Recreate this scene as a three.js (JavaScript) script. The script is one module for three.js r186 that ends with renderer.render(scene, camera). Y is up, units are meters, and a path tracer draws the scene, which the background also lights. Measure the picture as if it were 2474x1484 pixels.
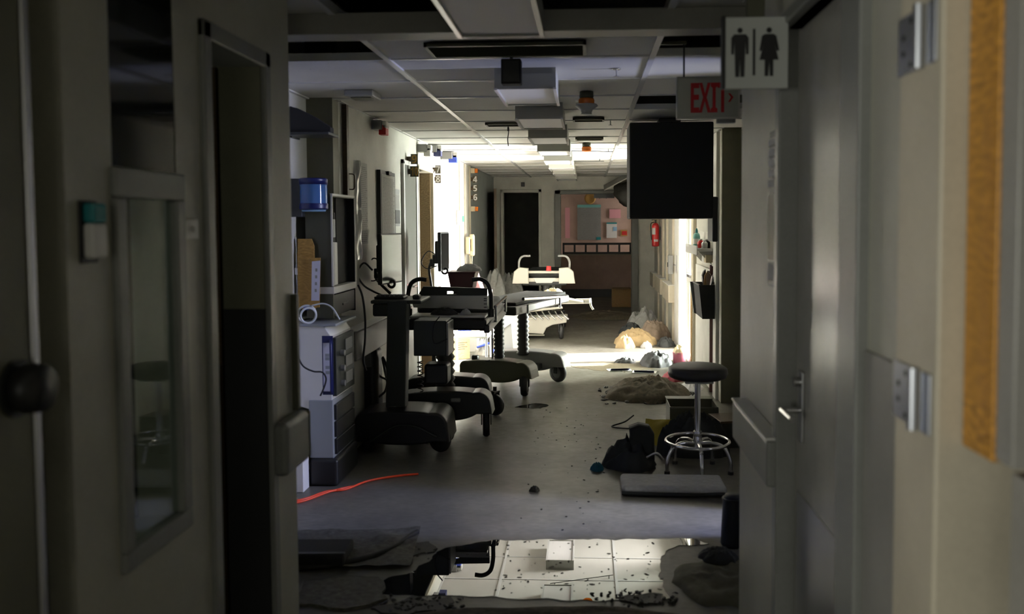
import * as THREE from 'three';
import { RoundedBoxGeometry } from 'three/addons/geometries/RoundedBoxGeometry.js';
import { ImprovedNoise } from 'three/addons/math/ImprovedNoise.js';
import { mergeGeometries } from 'three/addons/utils/BufferGeometryUtils.js';
import { FontLoader } from 'three/addons/loaders/FontLoader.js';
import { TextGeometry } from 'three/addons/geometries/TextGeometry.js';
import { RectAreaLightUniformsLib } from 'three/addons/lights/RectAreaLightUniformsLib.js';

// ---------------------------------------------------------------- camera, light, exposure
// x = right, y = up, the corridor runs along -z. "d" below is the distance down the corridor (d = -z).
const scene = new THREE.Scene();
const camera = new THREE.PerspectiveCamera(2 * Math.atan(742 / 2045) * 180 / Math.PI, 2474 / 1484, 0.05, 80);
camera.position.set(0, 1.515, 0);
camera.rotation.set(-0.0488, 0.0479, -0.005, 'YXZ');
camera.setViewOffset(2474, 1484, -83, 102, 2474, 1484);
camera.focus = 8.2; camera.userData.fStop = 2.5;
scene.add(camera);
const renderer = new THREE.WebGLRenderer({ antialias: true });
renderer.toneMapping = THREE.LinearToneMapping;
renderer.toneMappingExposure = 1.0;
renderer.shadowMap.enabled = true;
RectAreaLightUniformsLib.init();
scene.background = new THREE.Color(0.55, 0.62, 0.72);

// low sun through the outer doorway of the side room on the right
const sun = new THREE.DirectionalLight(new THREE.Color(1, 0.97, 0.93), 175);
sun.position.set(10, 2.7, -11.5); sun.target.position.set(0.6, 0.2, -9.8);
sun.castShadow = true; sun.shadow.radius = 1; sun.shadow.mapSize.set(2048, 2048);
Object.assign(sun.shadow.camera, { left: -8, right: 8, top: 6, bottom: -6, near: 0.5, far: 30 });
scene.add(sun, sun.target);
function areaLight(name, color, intensity, w, h, [x, y, d], [tx, ty, td]) {   // sky seen through an opening, and also the fills added out of view
  const l = new THREE.RectAreaLight(color, intensity, w, h); l.name = name;
  l.position.set(x, y, -d); l.lookAt(tx, ty, -td); scene.add(l); return l;
}
areaLight('side_room_daylight', new THREE.Color(1, 0.97, 0.93), 330, 1.2, 2.2, [3.05, 1.15, 10.15], [0, 1.15, 9.8]);
areaLight('alcove_slit_daylight', new THREE.Color(0.33, 0.4, 1), 560, 0.08, 0.6, [2.3, 1.72, 4.16], [0.2, 0, 4.3]);
areaLight('alcove_window_daylight', new THREE.Color(1, 1, 0.9), 55, 0.4, 1.2, [2.8, 1.6, 4.05], [0, 1.4, 4.6]);
areaLight('near_room_fill', new THREE.Color(1, 1, 0.92), 15, 1.2, 1.4, [-2.7, 1.4, -1.9], [0, 1.4, 1.0]);  // added fill out of view, brightens the near right wall
areaLight('rear_fill', new THREE.Color(1, 0.98, 0.86), 0.9, 1.3, 1.3, [-0.2, 1.5, -2.85], [0, 1.4, 3]);  // added fill behind the camera, no such window in view
areaLight('left_room_fill', new THREE.Color(0.95, 1, 0.85), 0.8, 1.2, 1.0, [-3.05, 1.5, 1.8], [0, 1.3, 2.0]);  // added dim fill, lifts the room behind the near left glass
areaLight('end_nook_fill', new THREE.Color(1, 0.93, 0.87), 20, 0.5, 1.6, [2.4, 1.5, 17.75], [0, 1.4, 17.8]);  // added fill out of view, brightens the pink end wall

// ---------------------------------------------------------------- helpers
let seed = 7;
const rnd = () => { seed = (seed * 1664525 + 1013904223) >>> 0; return seed / 4294967296; };
const rr = (a, b) => a + (b - a) * rnd();
const noise = new ImprovedNoise();
const fbm = (x, y, z, o = 4) => { let s = 0, a = 0.5, f = 1; for (let i = 0; i < o; i++) { s += a * noise.noise(x * f, y * f, z + i * 7.3); a *= 0.5; f *= 2.03; } return s; };
const V = (x, y, d) => new THREE.Vector3(x, y, -d);
const L3 = (x, y, z) => new THREE.Vector3(x, y, z);

function dataTex(n, fn, srgb = true) {
  const a = new Uint8Array(n * n * 4);
  for (let j = 0; j < n; j++) for (let i = 0; i < n; i++) {
    const c = fn(i / n, j / n, i, j), k = (j * n + i) * 4;
    a[k] = Math.max(0, Math.min(255, c[0])); a[k + 1] = Math.max(0, Math.min(255, c[1])); a[k + 2] = Math.max(0, Math.min(255, c[2])); a[k + 3] = 255;
  }
  const t = new THREE.DataTexture(a, n, n); t.wrapS = t.wrapT = THREE.RepeatWrapping; t.magFilter = THREE.LinearFilter; t.minFilter = THREE.LinearMipmapLinearFilter; t.generateMipmaps = true;
  if (srgb) t.colorSpace = THREE.SRGBColorSpace; t.needsUpdate = true; return t;
}
// noise that repeats over the unit square
const tile2 = (u, v, s, z, o = 4) => { const w = (x, y) => fbm(x * s, y * s, z, o); const a = w(u, v), b = w(u - 1, v), c = w(u, v - 1), e = w(u - 1, v - 1); return (a * (1 - u) + b * u) * (1 - v) + (c * (1 - u) + e * u) * v; };
const T = {};
T.paint = dataTex(256, (u, v) => { const g = 236 + 40 * tile2(u, v, 5, 1) + 10 * (rnd() - .5); return [g, g, g - 3]; });
T.scuff = dataTex(512, (u, v) => { const a = tile2(u, v, 4, 3), b = tile2(u, v * 6, 18, 9, 2); let g = 230 + 55 * a - (b > 0.28 ? 60 : 0) + 8 * (rnd() - .5); return [g, g - 2, g - 8]; });
T.floor = dataTex(1024, (u, v) => {
  const a = tile2(u, v, 4, 11, 5), b = tile2(u, v, 22, 5, 3), c = tile2(u * 1, v, 60, 15, 2);
  let g = 200 + 60 * a + 30 * b + 40 * tile2(u * 0.5, v, 90, 77, 2); if (c > 0.36) g -= 26; 
  g += 10 * (rnd() - .5); return [g, g - 3, g - 14];
});
T.floorRough = dataTex(512, (u, v) => { const a = tile2(u, v, 5, 21, 5), b = tile2(u, v, 34, 25, 2); const g = 122 + 80 * a + 50 * b; return [g, g, g]; }, false);
T.tileC = dataTex(512, (u, v) => { const c = tile2(u, v * 0.5, 60, 33, 2), a = tile2(u, v, 3, 36, 3); let g = 238 + 18 * a; if (c > 0.3) g -= 46; g += 8 * (rnd() - .5); return [g, g - 1, g - 6]; });
T.grain = dataTex(256, (u, v) => { const a = tile2(u * 1, v, 3, 41, 3), s = Math.sin((v * 30 + a * 12) * 6.28) * 9, b = tile2(u, v * 3, 26, 44, 2) * 38; const g = 218 + s + b; return [g, g - 4, g - 14]; });
T.cloth = dataTex(256, (u, v, i, j) => { const w = ((i % 4 < 2) ^ (j % 4 < 2)) ? 14 : -10; const g = 222 + w + 46 * tile2(u, v, 6, 51) + 10 * (rnd() - .5); return [g, g, g]; });
T.dirt = dataTex(256, (u, v) => { const g = 180 + 120 * tile2(u, v, 12, 61, 5) + 50 * (rnd() - .5); return [g, g - 4, g - 14]; });
T.bump = dataTex(256, (u, v) => { const g = 128 + 110 * tile2(u, v, 24, 71, 3); return [g, g, g]; }, false);
const rep = (t, x, y = x) => { const c = t.clone(); c.repeat.set(x, y); c.needsUpdate = true; return c; };
T.floorR = rep(T.floor, 0.5); T.floorRoughR = rep(T.floorRough, 0.5); T.paintR = rep(T.paint, 0.9); T.scuffR = rep(T.scuff, 0.55); T.tileR = rep(T.tileC, 1.1); T.grainR = rep(T.grain, 1.6); T.clothR = rep(T.cloth, 6); T.dirtR = rep(T.dirt, 3); T.bumpR = rep(T.bump, 5);

const M = (color, roughness = 0.6, o = {}) => new THREE.MeshPhysicalMaterial({ color: Array.isArray(color) ? new THREE.Color().setRGB(...color) : color, roughness, metalness: 0, ...o });
const mt = {
  floor: M([0.235, 0.23, 0.215], 0.62, { specularIntensity: 0.4, map: T.floorR, roughnessMap: T.floorRoughR, roughness: 0.78, bumpMap: T.bumpR, bumpScale: 0.0004 }),
  wall: M([0.60, 0.59, 0.53], 0.5, { map: T.paintR }),
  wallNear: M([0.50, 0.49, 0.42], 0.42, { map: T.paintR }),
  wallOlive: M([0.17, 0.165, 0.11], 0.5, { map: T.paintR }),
  wallShade: M([0.26, 0.28, 0.275], 0.5, { map: T.paintR }),
  wallEnd: M([0.60, 0.59, 0.53], 0.6, { map: T.paintR }),
  wainscot: M([0.33, 0.32, 0.29], 0.45, { map: T.paintR }),
  pink: M([0.60, 0.42, 0.36], 0.7, { map: T.paintR }),
  slab: M([0.10, 0.10, 0.10], 0.9, { map: T.dirtR }),
  ceil: M([0.66, 0.655, 0.63], 0.85, { map: T.tileR, bumpMap: T.bumpR, bumpScale: 0.0006 }),
  ceil2: M([0.60, 0.595, 0.57], 0.85, { map: T.tileR, bumpMap: T.bumpR, bumpScale: 0.0006 }),
  tee: M([0.7, 0.7, 0.68], 0.22),
  white: M([0.72, 0.71, 0.67], 0.4), whiteMatte: M([0.7, 0.69, 0.65], 0.8, { map: T.paintR }),
  cream: M([0.62, 0.56, 0.44], 0.45, { map: T.paintR }),
  greyPaint: M([0.27, 0.275, 0.26], 0.35, { map: T.paintR }),
  greyDoor: M([0.40, 0.385, 0.355], 0.26, { map: T.paintR }),
  darkDoor: M([0.10, 0.10, 0.085], 0.4, { map: T.paintR }),
  brown: M([0.10, 0.062, 0.03], 0.45, { map: T.grainR }),
  tan: M([0.42, 0.31, 0.18], 0.5, { map: T.grainR }), tanDark: M([0.30, 0.20, 0.11], 0.5, { map: T.grainR }),
  oak: M([0.74, 0.36, 0.05], 0.42, { map: T.grainR }),
  black: M([0.012, 0.012, 0.012], 0.42), blackMatte: M([0.016, 0.016, 0.016], 0.85), blackRubber: M([0.02, 0.02, 0.02], 0.6),
  charcoal: M([0.022, 0.024, 0.022], 0.45), darkGreen: M([0.026, 0.031, 0.024], 0.45), grey: M([0.26, 0.26, 0.25], 0.45), greyBlue: M([0.3, 0.32, 0.33], 0.4),
  chrome: M([0.75, 0.75, 0.76], 0.12, { metalness: 1 }), steel: M([0.55, 0.55, 0.55], 0.28, { metalness: 1 }), hinge: M([0.56, 0.58, 0.62], 0.36, { metalness: 1 }), alu: M([0.62, 0.62, 0.62], 0.35, { metalness: 1 }),
  lens: M([0.8, 0.79, 0.77], 0.5), fixture: M([0.34, 0.34, 0.3], 0.45),
  amber: M([0.6, 0.14, 0.005], 0.25), red: M([0.5, 0.02, 0.02], 0.35), signRed: M([0.62, 0.012, 0.02], 0.5),
  signWhite: M([0.52, 0.54, 0.5], 0.4), teal: M([0.02, 0.24, 0.26], 0.5), tealLight: M([0.2, 0.5, 0.46], 0.35),
  blue: M([0.04, 0.08, 0.5], 0.4), navy: M([0.01, 0.015, 0.09], 0.35), blueGlass: M([0.12, 0.28, 0.62], 0.08, { transmission: 0.55, ior: 1.45, thickness: 0 }), skyBlue: M([0.3, 0.52, 0.72], 0.4),
  glass: M([0.9, 0.95, 0.93], 0.02, { transmission: 1, thickness: 0, ior: 1.5 }),
  darkGlass: M([0.012, 0.013, 0.012], 0.06), screen: M([0.01, 0.01, 0.012], 0.12),
  cardboard: M([0.36, 0.23, 0.10], 0.85, { map: T.grainR }), manila: M([0.55, 0.33, 0.09], 0.75, { map: T.grainR }), boxTan: M([0.62, 0.46, 0.24], 0.8, { map: T.grainR }),
  paper: M([0.72, 0.71, 0.69], 0.85), paperLilac: M([0.58, 0.58, 0.68], 0.7),
  tanCloth: M([0.46, 0.33, 0.17], 0.9, { map: T.clothR }), brownCloth: M([0.24, 0.18, 0.13], 0.92, { map: T.clothR }), greyCloth: M([0.36, 0.36, 0.34], 0.92, { map: T.clothR }), blackCloth: M([0.02, 0.022, 0.022], 0.7, { map: T.clothR }), blueCloth: M([0.02, 0.16, 0.22], 0.8, { map: T.clothR }), redCloth: M([0.32, 0.05, 0.07], 0.8, { map: T.clothR }), whiteCloth: M([0.68, 0.68, 0.68], 0.9, { map: T.clothR }), pinkCloth: M([0.72, 0.34, 0.38], 0.6), oliveCloth: M([0.16, 0.15, 0.10], 0.9, { map: T.clothR }),
  pinkPlastic: M([0.55, 0.16, 0.24], 0.4), maroon: M([0.07, 0.01, 0.012], 0.35), yellow: M([0.36, 0.28, 0.02], 0.6), 
  dirt: M([0.16, 0.14, 0.10], 0.95, { map: T.dirtR }), dirtDark: M([0.035, 0.034, 0.024], 0.6, { map: T.dirtR }),
  water: M([0.018, 0.017, 0.016], 0.0, { ior: 1.6, specularIntensity: 1 }),
  matting: M([0.17, 0.17, 0.14], 0.75, { map: T.dirtR }), orange: M([0.8, 0.07, 0.02], 0.45), cable: M([0.012, 0.012, 0.012], 0.5), clearTube: M([0.5, 0.52, 0.5], 0.25),
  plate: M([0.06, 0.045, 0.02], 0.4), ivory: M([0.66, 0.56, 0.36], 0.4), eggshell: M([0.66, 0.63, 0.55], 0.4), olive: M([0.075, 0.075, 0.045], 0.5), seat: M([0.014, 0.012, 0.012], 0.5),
};
function boxUV(g) {
  if (g.index) g = g.toNonIndexed();
  const p = g.attributes.position, n = g.attributes.normal, u = new Float32Array(p.count * 2);
  for (let i = 0; i < p.count; i++) {
    const ax = Math.abs(n.getX(i)), ay = Math.abs(n.getY(i)), az = Math.abs(n.getZ(i));
    if (ax >= ay && ax >= az) { u[2 * i] = p.getZ(i); u[2 * i + 1] = p.getY(i); } else if (ay >= az) { u[2 * i] = p.getX(i); u[2 * i + 1] = p.getZ(i); } else { u[2 * i] = p.getX(i); u[2 * i + 1] = p.getY(i); }
  }
  g.setAttribute('uv', new THREE.BufferAttribute(u, 2)); return g;
}
const taken = {};
function numbered(n) { if (!(n in taken)) { taken[n] = 0; return n; } taken[n]++; return n + '_' + String(taken[n]).padStart(3, '0'); }
function thing(name, label, category, [x, y, d] = [0, 0, 0], turn = 0, group) {
  const o = new THREE.Group(); o.name = numbered(name); o.position.set(x, y, -d); o.rotation.y = turn; o.userData = { label, category }; if (group) o.userData.group = group; scene.add(o); return o;
}
function part(parent, name, g, m, keepUV) {
  if (!keepUV) g = boxUV(g);
  const o = new THREE.Mesh(g, m); o.name = name; o.castShadow = o.receiveShadow = true; parent.add(o); return o;
}
function sub(parent, name) { const o = new THREE.Group(); o.name = name; parent.add(o); return o; }
function structure(name, label) { const o = new THREE.Group(); o.name = name; o.userData = { kind: 'structure' }; if (label) o.userData.label = label; scene.add(o); return o; }
function solo(name, label, category, g, m, [x, y, d] = [0, 0, 0], turn = 0, group, keepUV) {
  if (!keepUV) g = boxUV(g);
  const o = new THREE.Mesh(g, m); o.name = numbered(name); o.position.set(x, y, -d); o.rotation.y = turn; o.userData = { label, category }; if (group) o.userData.group = group; o.castShadow = o.receiveShadow = true; scene.add(o); return o;
}
function dup(o, [x, y, d], turn, label) { const c = o.clone(); c.name = numbered(o.name.replace(/_\d{3}$/, '')); c.userData = { ...o.userData, label }; c.position.set(x, y, -d); if (turn !== undefined) c.rotation.y = turn; scene.add(c); return c; }
const flat = g => g.index ? g.toNonIndexed() : g;
const join = (...a) => mergeGeometries(a.flat().map(g => { g = flat(g); for (const k of Object.keys(g.attributes)) if (!['position', 'normal', 'uv'].includes(k)) g.deleteAttribute(k); return g; }));
const box = (w, h, l, x = 0, y = 0, z = 0) => new THREE.BoxGeometry(w, h, l).translate(x, y, z);
const rbox = (w, h, l, r, x = 0, y = 0, z = 0) => new RoundedBoxGeometry(w, h, l, 2, Math.min(r, w / 2.05, h / 2.05, l / 2.05)).translate(x, y, z);
const span = (x0, x1, y0, y1, z0, z1, r) => r ? rbox(x1 - x0, y1 - y0, z1 - z0, r, (x0 + x1) / 2, (y0 + y1) / 2, (z0 + z1) / 2) : box(x1 - x0, y1 - y0, z1 - z0, (x0 + x1) / 2, (y0 + y1) / 2, (z0 + z1) / 2);
const wspan = (x0, x1, y0, y1, d0, d1, r) => span(x0, x1, y0, y1, -d1, -d0, r);   // in corridor distances
const tube = (pts, r, n = 24, s = 8) => new THREE.TubeGeometry(new THREE.CatmullRomCurve3(pts), n, r, s);
const rod = (a, b, r, s = 10) => { const g = new THREE.CylinderGeometry(r, r, a.distanceTo(b), s); g.applyQuaternion(new THREE.Quaternion().setFromUnitVectors(new THREE.Vector3(0, 1, 0), b.clone().sub(a).normalize())); const m = a.clone().add(b).multiplyScalar(0.5); return g.translate(m.x, m.y, m.z); };
const lathe = (pts, s = 28) => new THREE.LatheGeometry(pts.map(p => new THREE.Vector2(...p)), s);
const cyl = (r, h, x = 0, y = 0, z = 0, r2 = r, s = 24) => new THREE.CylinderGeometry(r2, r, h, s).translate(x, y, z);
const ext = (pts, depth, bevel = 0.004, hole) => { const s = new THREE.Shape(pts.map(p => new THREE.Vector2(...p))); if (hole) s.holes.push(new THREE.Path(hole.map(p => new THREE.Vector2(...p)))); return new THREE.ExtrudeGeometry(s, { depth, bevelEnabled: bevel > 0, bevelSize: bevel, bevelThickness: bevel, bevelSegments: 2, curveSegments: 10 }); };

// ---------------------------------------------------------------- the shell
const TOP = 2.9, CEIL = 2.29;
// a wall along the corridor between x0 and x1, from d0 to d1, with rectangular openings [d0, d1, y0, y1]
function wallAlong(x0, x1, d0, d1, holes = [], y0 = 0, y1 = TOP) {
  const s = new THREE.Shape([[d0, y0], [d1, y0], [d1, y1], [d0, y1]].map(p => new THREE.Vector2(...p)));
  // openings that reach the floor are cut as notches by splitting the wall
  const cuts = holes.slice().sort((a, b) => a[0] - b[0]), gs = []; let c = d0;
  for (const [a, b, h0, h1] of cuts) {
    if (a > c) gs.push(wspan(x0, x1, y0, y1, c, a));
    if (h0 > y0) gs.push(wspan(x0, x1, y0, h0, a, b));
    if (h1 < y1) gs.push(wspan(x0, x1, h1, y1, a, b));
    c = b;
  }
  if (c < d1) gs.push(wspan(x0, x1, y0, y1, c, d1));
  return join(gs);
}
function wallAcross(d0, d1, x0, x1, holes = [], y0 = 0, y1 = TOP) {
  const cuts = holes.slice().sort((a, b) => a[0] - b[0]), gs = []; let c = x0;
  for (const [a, b, h0, h1] of cuts) {
    if (a > c) gs.push(wspan(c, a, y0, y1, d0, d1));
    if (h0 > y0) gs.push(wspan(a, b, y0, h0, d0, d1));
    if (h1 < y1) gs.push(wspan(a, b, h1, y1, d0, d1));
    c = b;
  }
  if (c < x1) gs.push(wspan(c, x1, y0, y1, d0, d1));
  return join(gs);
}
const st = (name, g, m) => { const s = structure(name); part(s, 'surface', g, m); return s; };
st('floor', wspan(-3.4, 3.5, -0.12, 0, -3.2, 20.4), mt.floor);
st('wall_left', wallAlong(-1.12, -1.0, -3.0, 2.83, [[-0.8, 0.2, 0, 2.02], [1.468, 1.582, 0, 2.02], [1.747, 2.03, 0.79, 2.2], [2.205, 2.59, 0, 2.01]]), mt.wallNear);  // the first opening is added, unseen, to pass the near room fill
st('wall_left_return', wspan(-1.84, -1.12, 0, TOP, 2.71, 2.83), mt.wallNear);
st('wall_left_alcove', wspan(-1.84, -1.72, 0, TOP, 2.83, 5.16), M([0.74, 0.74, 0.71], 0.5, { map: T.paintR }));  // whiter than the other walls, alcove light put into the paint
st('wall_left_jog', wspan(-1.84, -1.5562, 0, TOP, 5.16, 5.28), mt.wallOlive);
st('wall_left_far', wallAlong(-1.68, -1.556, 5.281, 14.1, [[7.66, 8.42, 0, 2.02]]), mt.wall);
st('wall_right', wallAlong(0.57, 0.69, -3.0, 3.16, [[0.62, 1.31, 0, 2.06], [1.86, 2.46, 0, 2.06]]), mt.wallNear);
st('wall_right_return', wspan(0.69, 1.3, 0, TOP, 3.04, 3.16), mt.wallNear);
st('wall_right_alcove', wallAlong(1.3, 1.42, 3.04, 7.1, [[4.1, 4.34, 0, 2.06]]), mt.wall);
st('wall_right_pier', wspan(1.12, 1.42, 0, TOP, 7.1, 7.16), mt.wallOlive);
st('wall_right_far', wallAlong(1.12, 1.24, 7.16, 18.1, [[8.98, 9.34, 0.06, 2.06], [9.43, 10.21, 0, 2.06], [17.5, 18.02, 0, 2.06]]), mt.wall);  // the last opening is added to let in the end nook fill
st('wall_end', wallAcross(14.1, 14.22, -1.68, 1.12, [[-1.385, -0.8, 0, 2.03], [-0.43, 0.74, 0, 2.0]]), mt.wallEnd);
st('wall_end_side', wspan(-0.72, -0.6, 0, TOP, 14.22, 18.1), mt.wallEnd);
st('wall_end_room_near', wspan(1.24, 3.2, 0, TOP, 16.9, 17.0), mt.wall);
st('wall_end_light_stop', wspan(1.24, 3.2, 0, TOP, 18.2, 18.3), mt.wall);  // added, unseen partition, keeps the end nook fill out of the left room
st('wall_end_back', wspan(-0.72, 1.24, 0, TOP, 18.1, 18.2), mt.pink);
st('wall_back', wspan(-3.4, 3.5, 0, TOP, -3.1, -3.0), mt.wallNear);
st('wall_outer_left', wspan(-3.4, -3.28, 0, TOP, -3.0, 20.4), mt.wall);
st('wall_outer_right', wallAlong(3.2, 3.32, -3.0, 20.4, [[9.5, 10.85, 0, 2.35]]), mt.wall);
st('wall_outer_end', wspan(-3.4, 3.5, 0, TOP, 20.3, 20.4), mt.wall);
st('roof_slab', wspan(-3.6, 3.7, TOP, TOP + 0.1, -3.4, 20.6), mt.slab);
for (const [n, d0] of [['wall_side_room_near', 8.2], ['wall_side_room_far', 11.9]]) st(n, wspan(1.24, 3.2, 0, TOP, d0, d0 + 0.1), mt.wall);
for (const [n, d0] of [['wall_alcove_room_near', 2.9], ['wall_alcove_room_far', 5.4]]) st(n, wspan(1.42, 3.2, 0, TOP, d0, d0 + 0.1), mt.wall);
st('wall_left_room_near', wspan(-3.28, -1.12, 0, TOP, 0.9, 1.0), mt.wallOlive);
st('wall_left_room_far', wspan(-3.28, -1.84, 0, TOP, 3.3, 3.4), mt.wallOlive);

// suspended ceiling: every tile a piece, main runners along the corridor, cross tees between
{
  const c = structure('ceiling');
  const runners = [-0.93, 0.305], rows = []; for (let k = -11; k <= 17; k++) rows.push(3.975 + 0.6085 * k);
  const missing = new Set(['0:10', '2:10', '1:9', '2:13', '2:23', '2:25']);
  const geoFor = {};
  const tileGeo = (w, l) => geoFor[w.toFixed(3) + l.toFixed(3)] ??= boxUV(box(w, 0.016, l));
  for (let i = 0; i < rows.length - 1; i++) {
    const d0 = rows[i], d1 = rows[i + 1], dm = (d0 + d1) / 2, near = dm < 2.9, alc = dm < 5.16;
    const xl = near ? -1.0 : alc ? -1.72 : -1.556, xr = near ? 0.57 : dm < 7.05 ? 1.3 : 1.12;
    const cols = [xl, ...runners, xr];
    for (let j = 0; j < 3; j++) {
      if (missing.has(j + ':' + i)) continue;
      const w = cols[j + 1] - cols[j] - 0.012;
      const t = new THREE.Mesh(tileGeo(w, d1 - d0 - 0.012), (i * 3 + j) % 3 ? mt.ceil : mt.ceil2); t.name = 'ceiling_tile'; t.castShadow = t.receiveShadow = true;
      t.position.set((cols[j] + cols[j + 1]) / 2, CEIL + 0.008 + (i % 5 === 2 ? 0.002 : 0), -dm); c.add(t);
    }
    part(c, 'cross_tee', wspan(xl, xr, CEIL - 0.006, CEIL + 0.03, d0 - 0.009, d0 + 0.009), mt.tee);
  }
  for (const x of runners) part(c, 'main_runner', wspan(x - 0.014, x + 0.014, CEIL - 0.009, CEIL + 0.03, rows[0], 14.1), mt.tee);
  for (const [x, a, b] of [[-1.556, 5.28, 14.1], [-1.72, 2.83, 5.16], [1.12, 7.16, 14.1], [1.3, 3.16, 7.1], [-1.0, -2.7, 2.83], [0.57, -2.7, 3.04]]) part(c, 'edge_angle', wspan(x < 0 ? x : x - 0.022, x < 0 ? x + 0.022 : x, CEIL - 0.006, CEIL + 0.004, a, b), mt.tee);
  part(c, 'ceiling_board', wspan(-0.6, 1.12, CEIL, CEIL + 0.02, 14.22, 18.1), mt.ceil2);
}
{ const b = structure('trim_1'); part(b, 'header', wspan(-1.72, 1.3, 2.212, 2.29, 3.1, 3.22, 0.004), mt.wainscot); }
// ---------------------------------------------------------------- near walls: doors, windows, rails
{ // glazed opening on the near left
  const w = structure('window_1');
  part(w, 'window_frame', join(wspan(-1.02, -0.985, 0.765, 0.81, 1.735, 2.045, 0.006), wspan(-1.02, -0.985, 1.575, 1.64, 1.735, 2.045, 0.006), wspan(-1.02, -0.985, 0.81, 1.575, 1.735, 1.775, 0.006), wspan(-1.02, -0.985, 0.81, 1.575, 2.0, 2.045, 0.006)), mt.greyPaint);
  part(w, 'glass_pane', wspan(-1.008, -1.003, 0.81, 1.575, 1.775, 2.0), mt.glass);
  part(w, 'upper_pane', wspan(-1.012, -1.002, 1.64, 2.2, 1.747, 2.03), mt.darkGlass);
}
{ // doorway and its frame
  const w = structure('door_1');
  part(w, 'door_frame', join(wspan(-1.13, -0.985, 0, 2.05, 2.165, 2.212, 0.006), wspan(-1.13, -0.985, 0, 2.05, 2.584, 2.63, 0.006), wspan(-1.13, -0.985, 2.0, 2.05, 2.165, 2.63, 0.006)), mt.greyPaint);
  part(w, 'jamb_lining', wspan(-1.13, -1.0, 1.254, 2.0, 2.575, 2.585), mt.wallOlive);
  part(w, 'jamb_wainscot', wspan(-1.13, -1.0, 0, 1.254, 2.573, 2.585), mt.blackMatte);
  part(w, 'door_leaf', wspan(-1.75, -1.14, 0.01, 2.0, 2.575, 2.615), mt.brown);
  part(w, 'kick_panel', wspan(-1.74, -1.145, 0.02, 1.08, 2.57, 2.575), mt.blackMatte);
}
{ const w = structure('door_2');
  part(w, 'door_leaf', wspan(-1.1, -1.06, 0.01, 2.01, 1.47, 1.58), mt.wallOlive);
  part(w, 'kick_panel', wspan(-1.06, -1.055, 0.02, 1.26, 1.472, 1.578), mt.black);
  part(w, 'corner_guard', wspan(-1.005, -0.98, 0, 2.28, 1.446, 1.464, 0.004), mt.alu);
  part(w, 'added_leaf', wspan(-0.999, -0.985, 0.01, 2.05, 0.55, 1.445, 0.003), mt.wallOlive);  // dark leaf added over the wall to darken this bright stretch
}
{ const t = thing('wall_rail', 'grey padded wall rail at the corner of the near left wall', 'rail', [-1.0, 0, 2.62]);
  part(t, 'bumper', span(0, 0.055, 0.715, 0.885, -0.2, 0.02, 0.02), mt.greyPaint); part(t, 'end_cap', span(0, 0.052, 0.72, 0.88, -0.215, -0.2, 0.006), mt.olive);
  part(t, 'corner_guard', span(-0.004, 0.02, 0.885, 1.28, -0.212, -0.185, 0.004), mt.olive); }
{ const t = thing('wall_rail', 'long grey crash rail with a bright top edge below the lever handle', 'rail', [0.57, 0, 2.62]);
  part(t, 'bumper', span(-0.05, 0, 0.74, 0.88, -0.42, 0.16, 0.012), mt.greyPaint); part(t, 'cap_strip', span(-0.053, 0.0, 0.88, 0.888, -0.42, 0.16, 0.003), mt.white); }
{ const t = thing('light_switch', 'small white switch plate beside the dark doorway', 'switch', [-1.0, 1.48, 2.09]);
  part(t, 'plate', span(0, 0.008, 0, 0.05, -0.035, 0.035, 0.003), mt.white); part(t, 'toggle', span(0.008, 0.014, 0.018, 0.032, -0.006, 0.006, 0.002), mt.whiteMatte); }
{ const t = thing('sanitiser_dispenser', 'small wall dispenser with a teal top and pale front', 'dispenser', [-1.0, 1.45, 1.65]);
  part(t, 'back_plate', span(0, 0.006, -0.01, 0.115, -0.03, 0.03, 0.003), mt.black); part(t, 'body', span(0.006, 0.03, 0, 0.07, -0.026, 0.026, 0.008), mt.white); part(t, 'top_cover', span(0.006, 0.03, 0.07, 0.11, -0.026, 0.026, 0.008), mt.teal); }
{ const t = thing('wall_fitting', 'round black fitting on the far left edge of the near wall', 'fitting', [-0.985, 1.235, 1.405]);
  part(t, 'knob', lathe([[0, 0], [0.035, 0], [0.045, 0.02], [0.04, 0.05], [0, 0.055]]).rotateZ(-Math.PI / 2), mt.black); part(t, 'rose', cyl(0.05, 0.006).rotateZ(Math.PI / 2).translate(0.003, 0, 0), mt.charcoal); }
{ // glossy grey door on the near right
  const w = structure('door_3');
  part(w, 'door_frame', join(wspan(0.545, 0.692, 0, 2.1, 2.452, 2.5, 0.006), wspan(0.545, 0.692, 0, 2.1, 1.74, 1.868, 0.006), wspan(0.545, 0.69, 2.06, 2.1, 1.74, 2.5, 0.008)), mt.greyPaint);
  part(w, 'door_leaf', wspan(0.6, 0.645, 0.01, 2.055, 1.87, 2.45, 0.004), mt.greyDoor);
  part(w, 'kick_plate', wspan(0.597, 0.6, 0.05, 0.75, 1.9, 2.42), mt.alu);
  const h = sub(w, 'door_handle'); part(h, 'escutcheon', wspan(0.592, 0.6, 0.9, 1.1, 2.35, 2.4, 0.004), mt.steel); part(h, 'lever', join(rod(V(0.6, 0.99, 2.375), V(0.545, 0.99, 2.375), 0.009), rod(V(0.545, 0.99, 2.375), V(0.545, 0.99, 2.26), 0.009)), mt.chrome); part(h, 'lock_cylinder', rod(V(0.6, 1.07, 2.375), V(0.575, 1.07, 2.375), 0.014), mt.steel);
}
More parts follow.
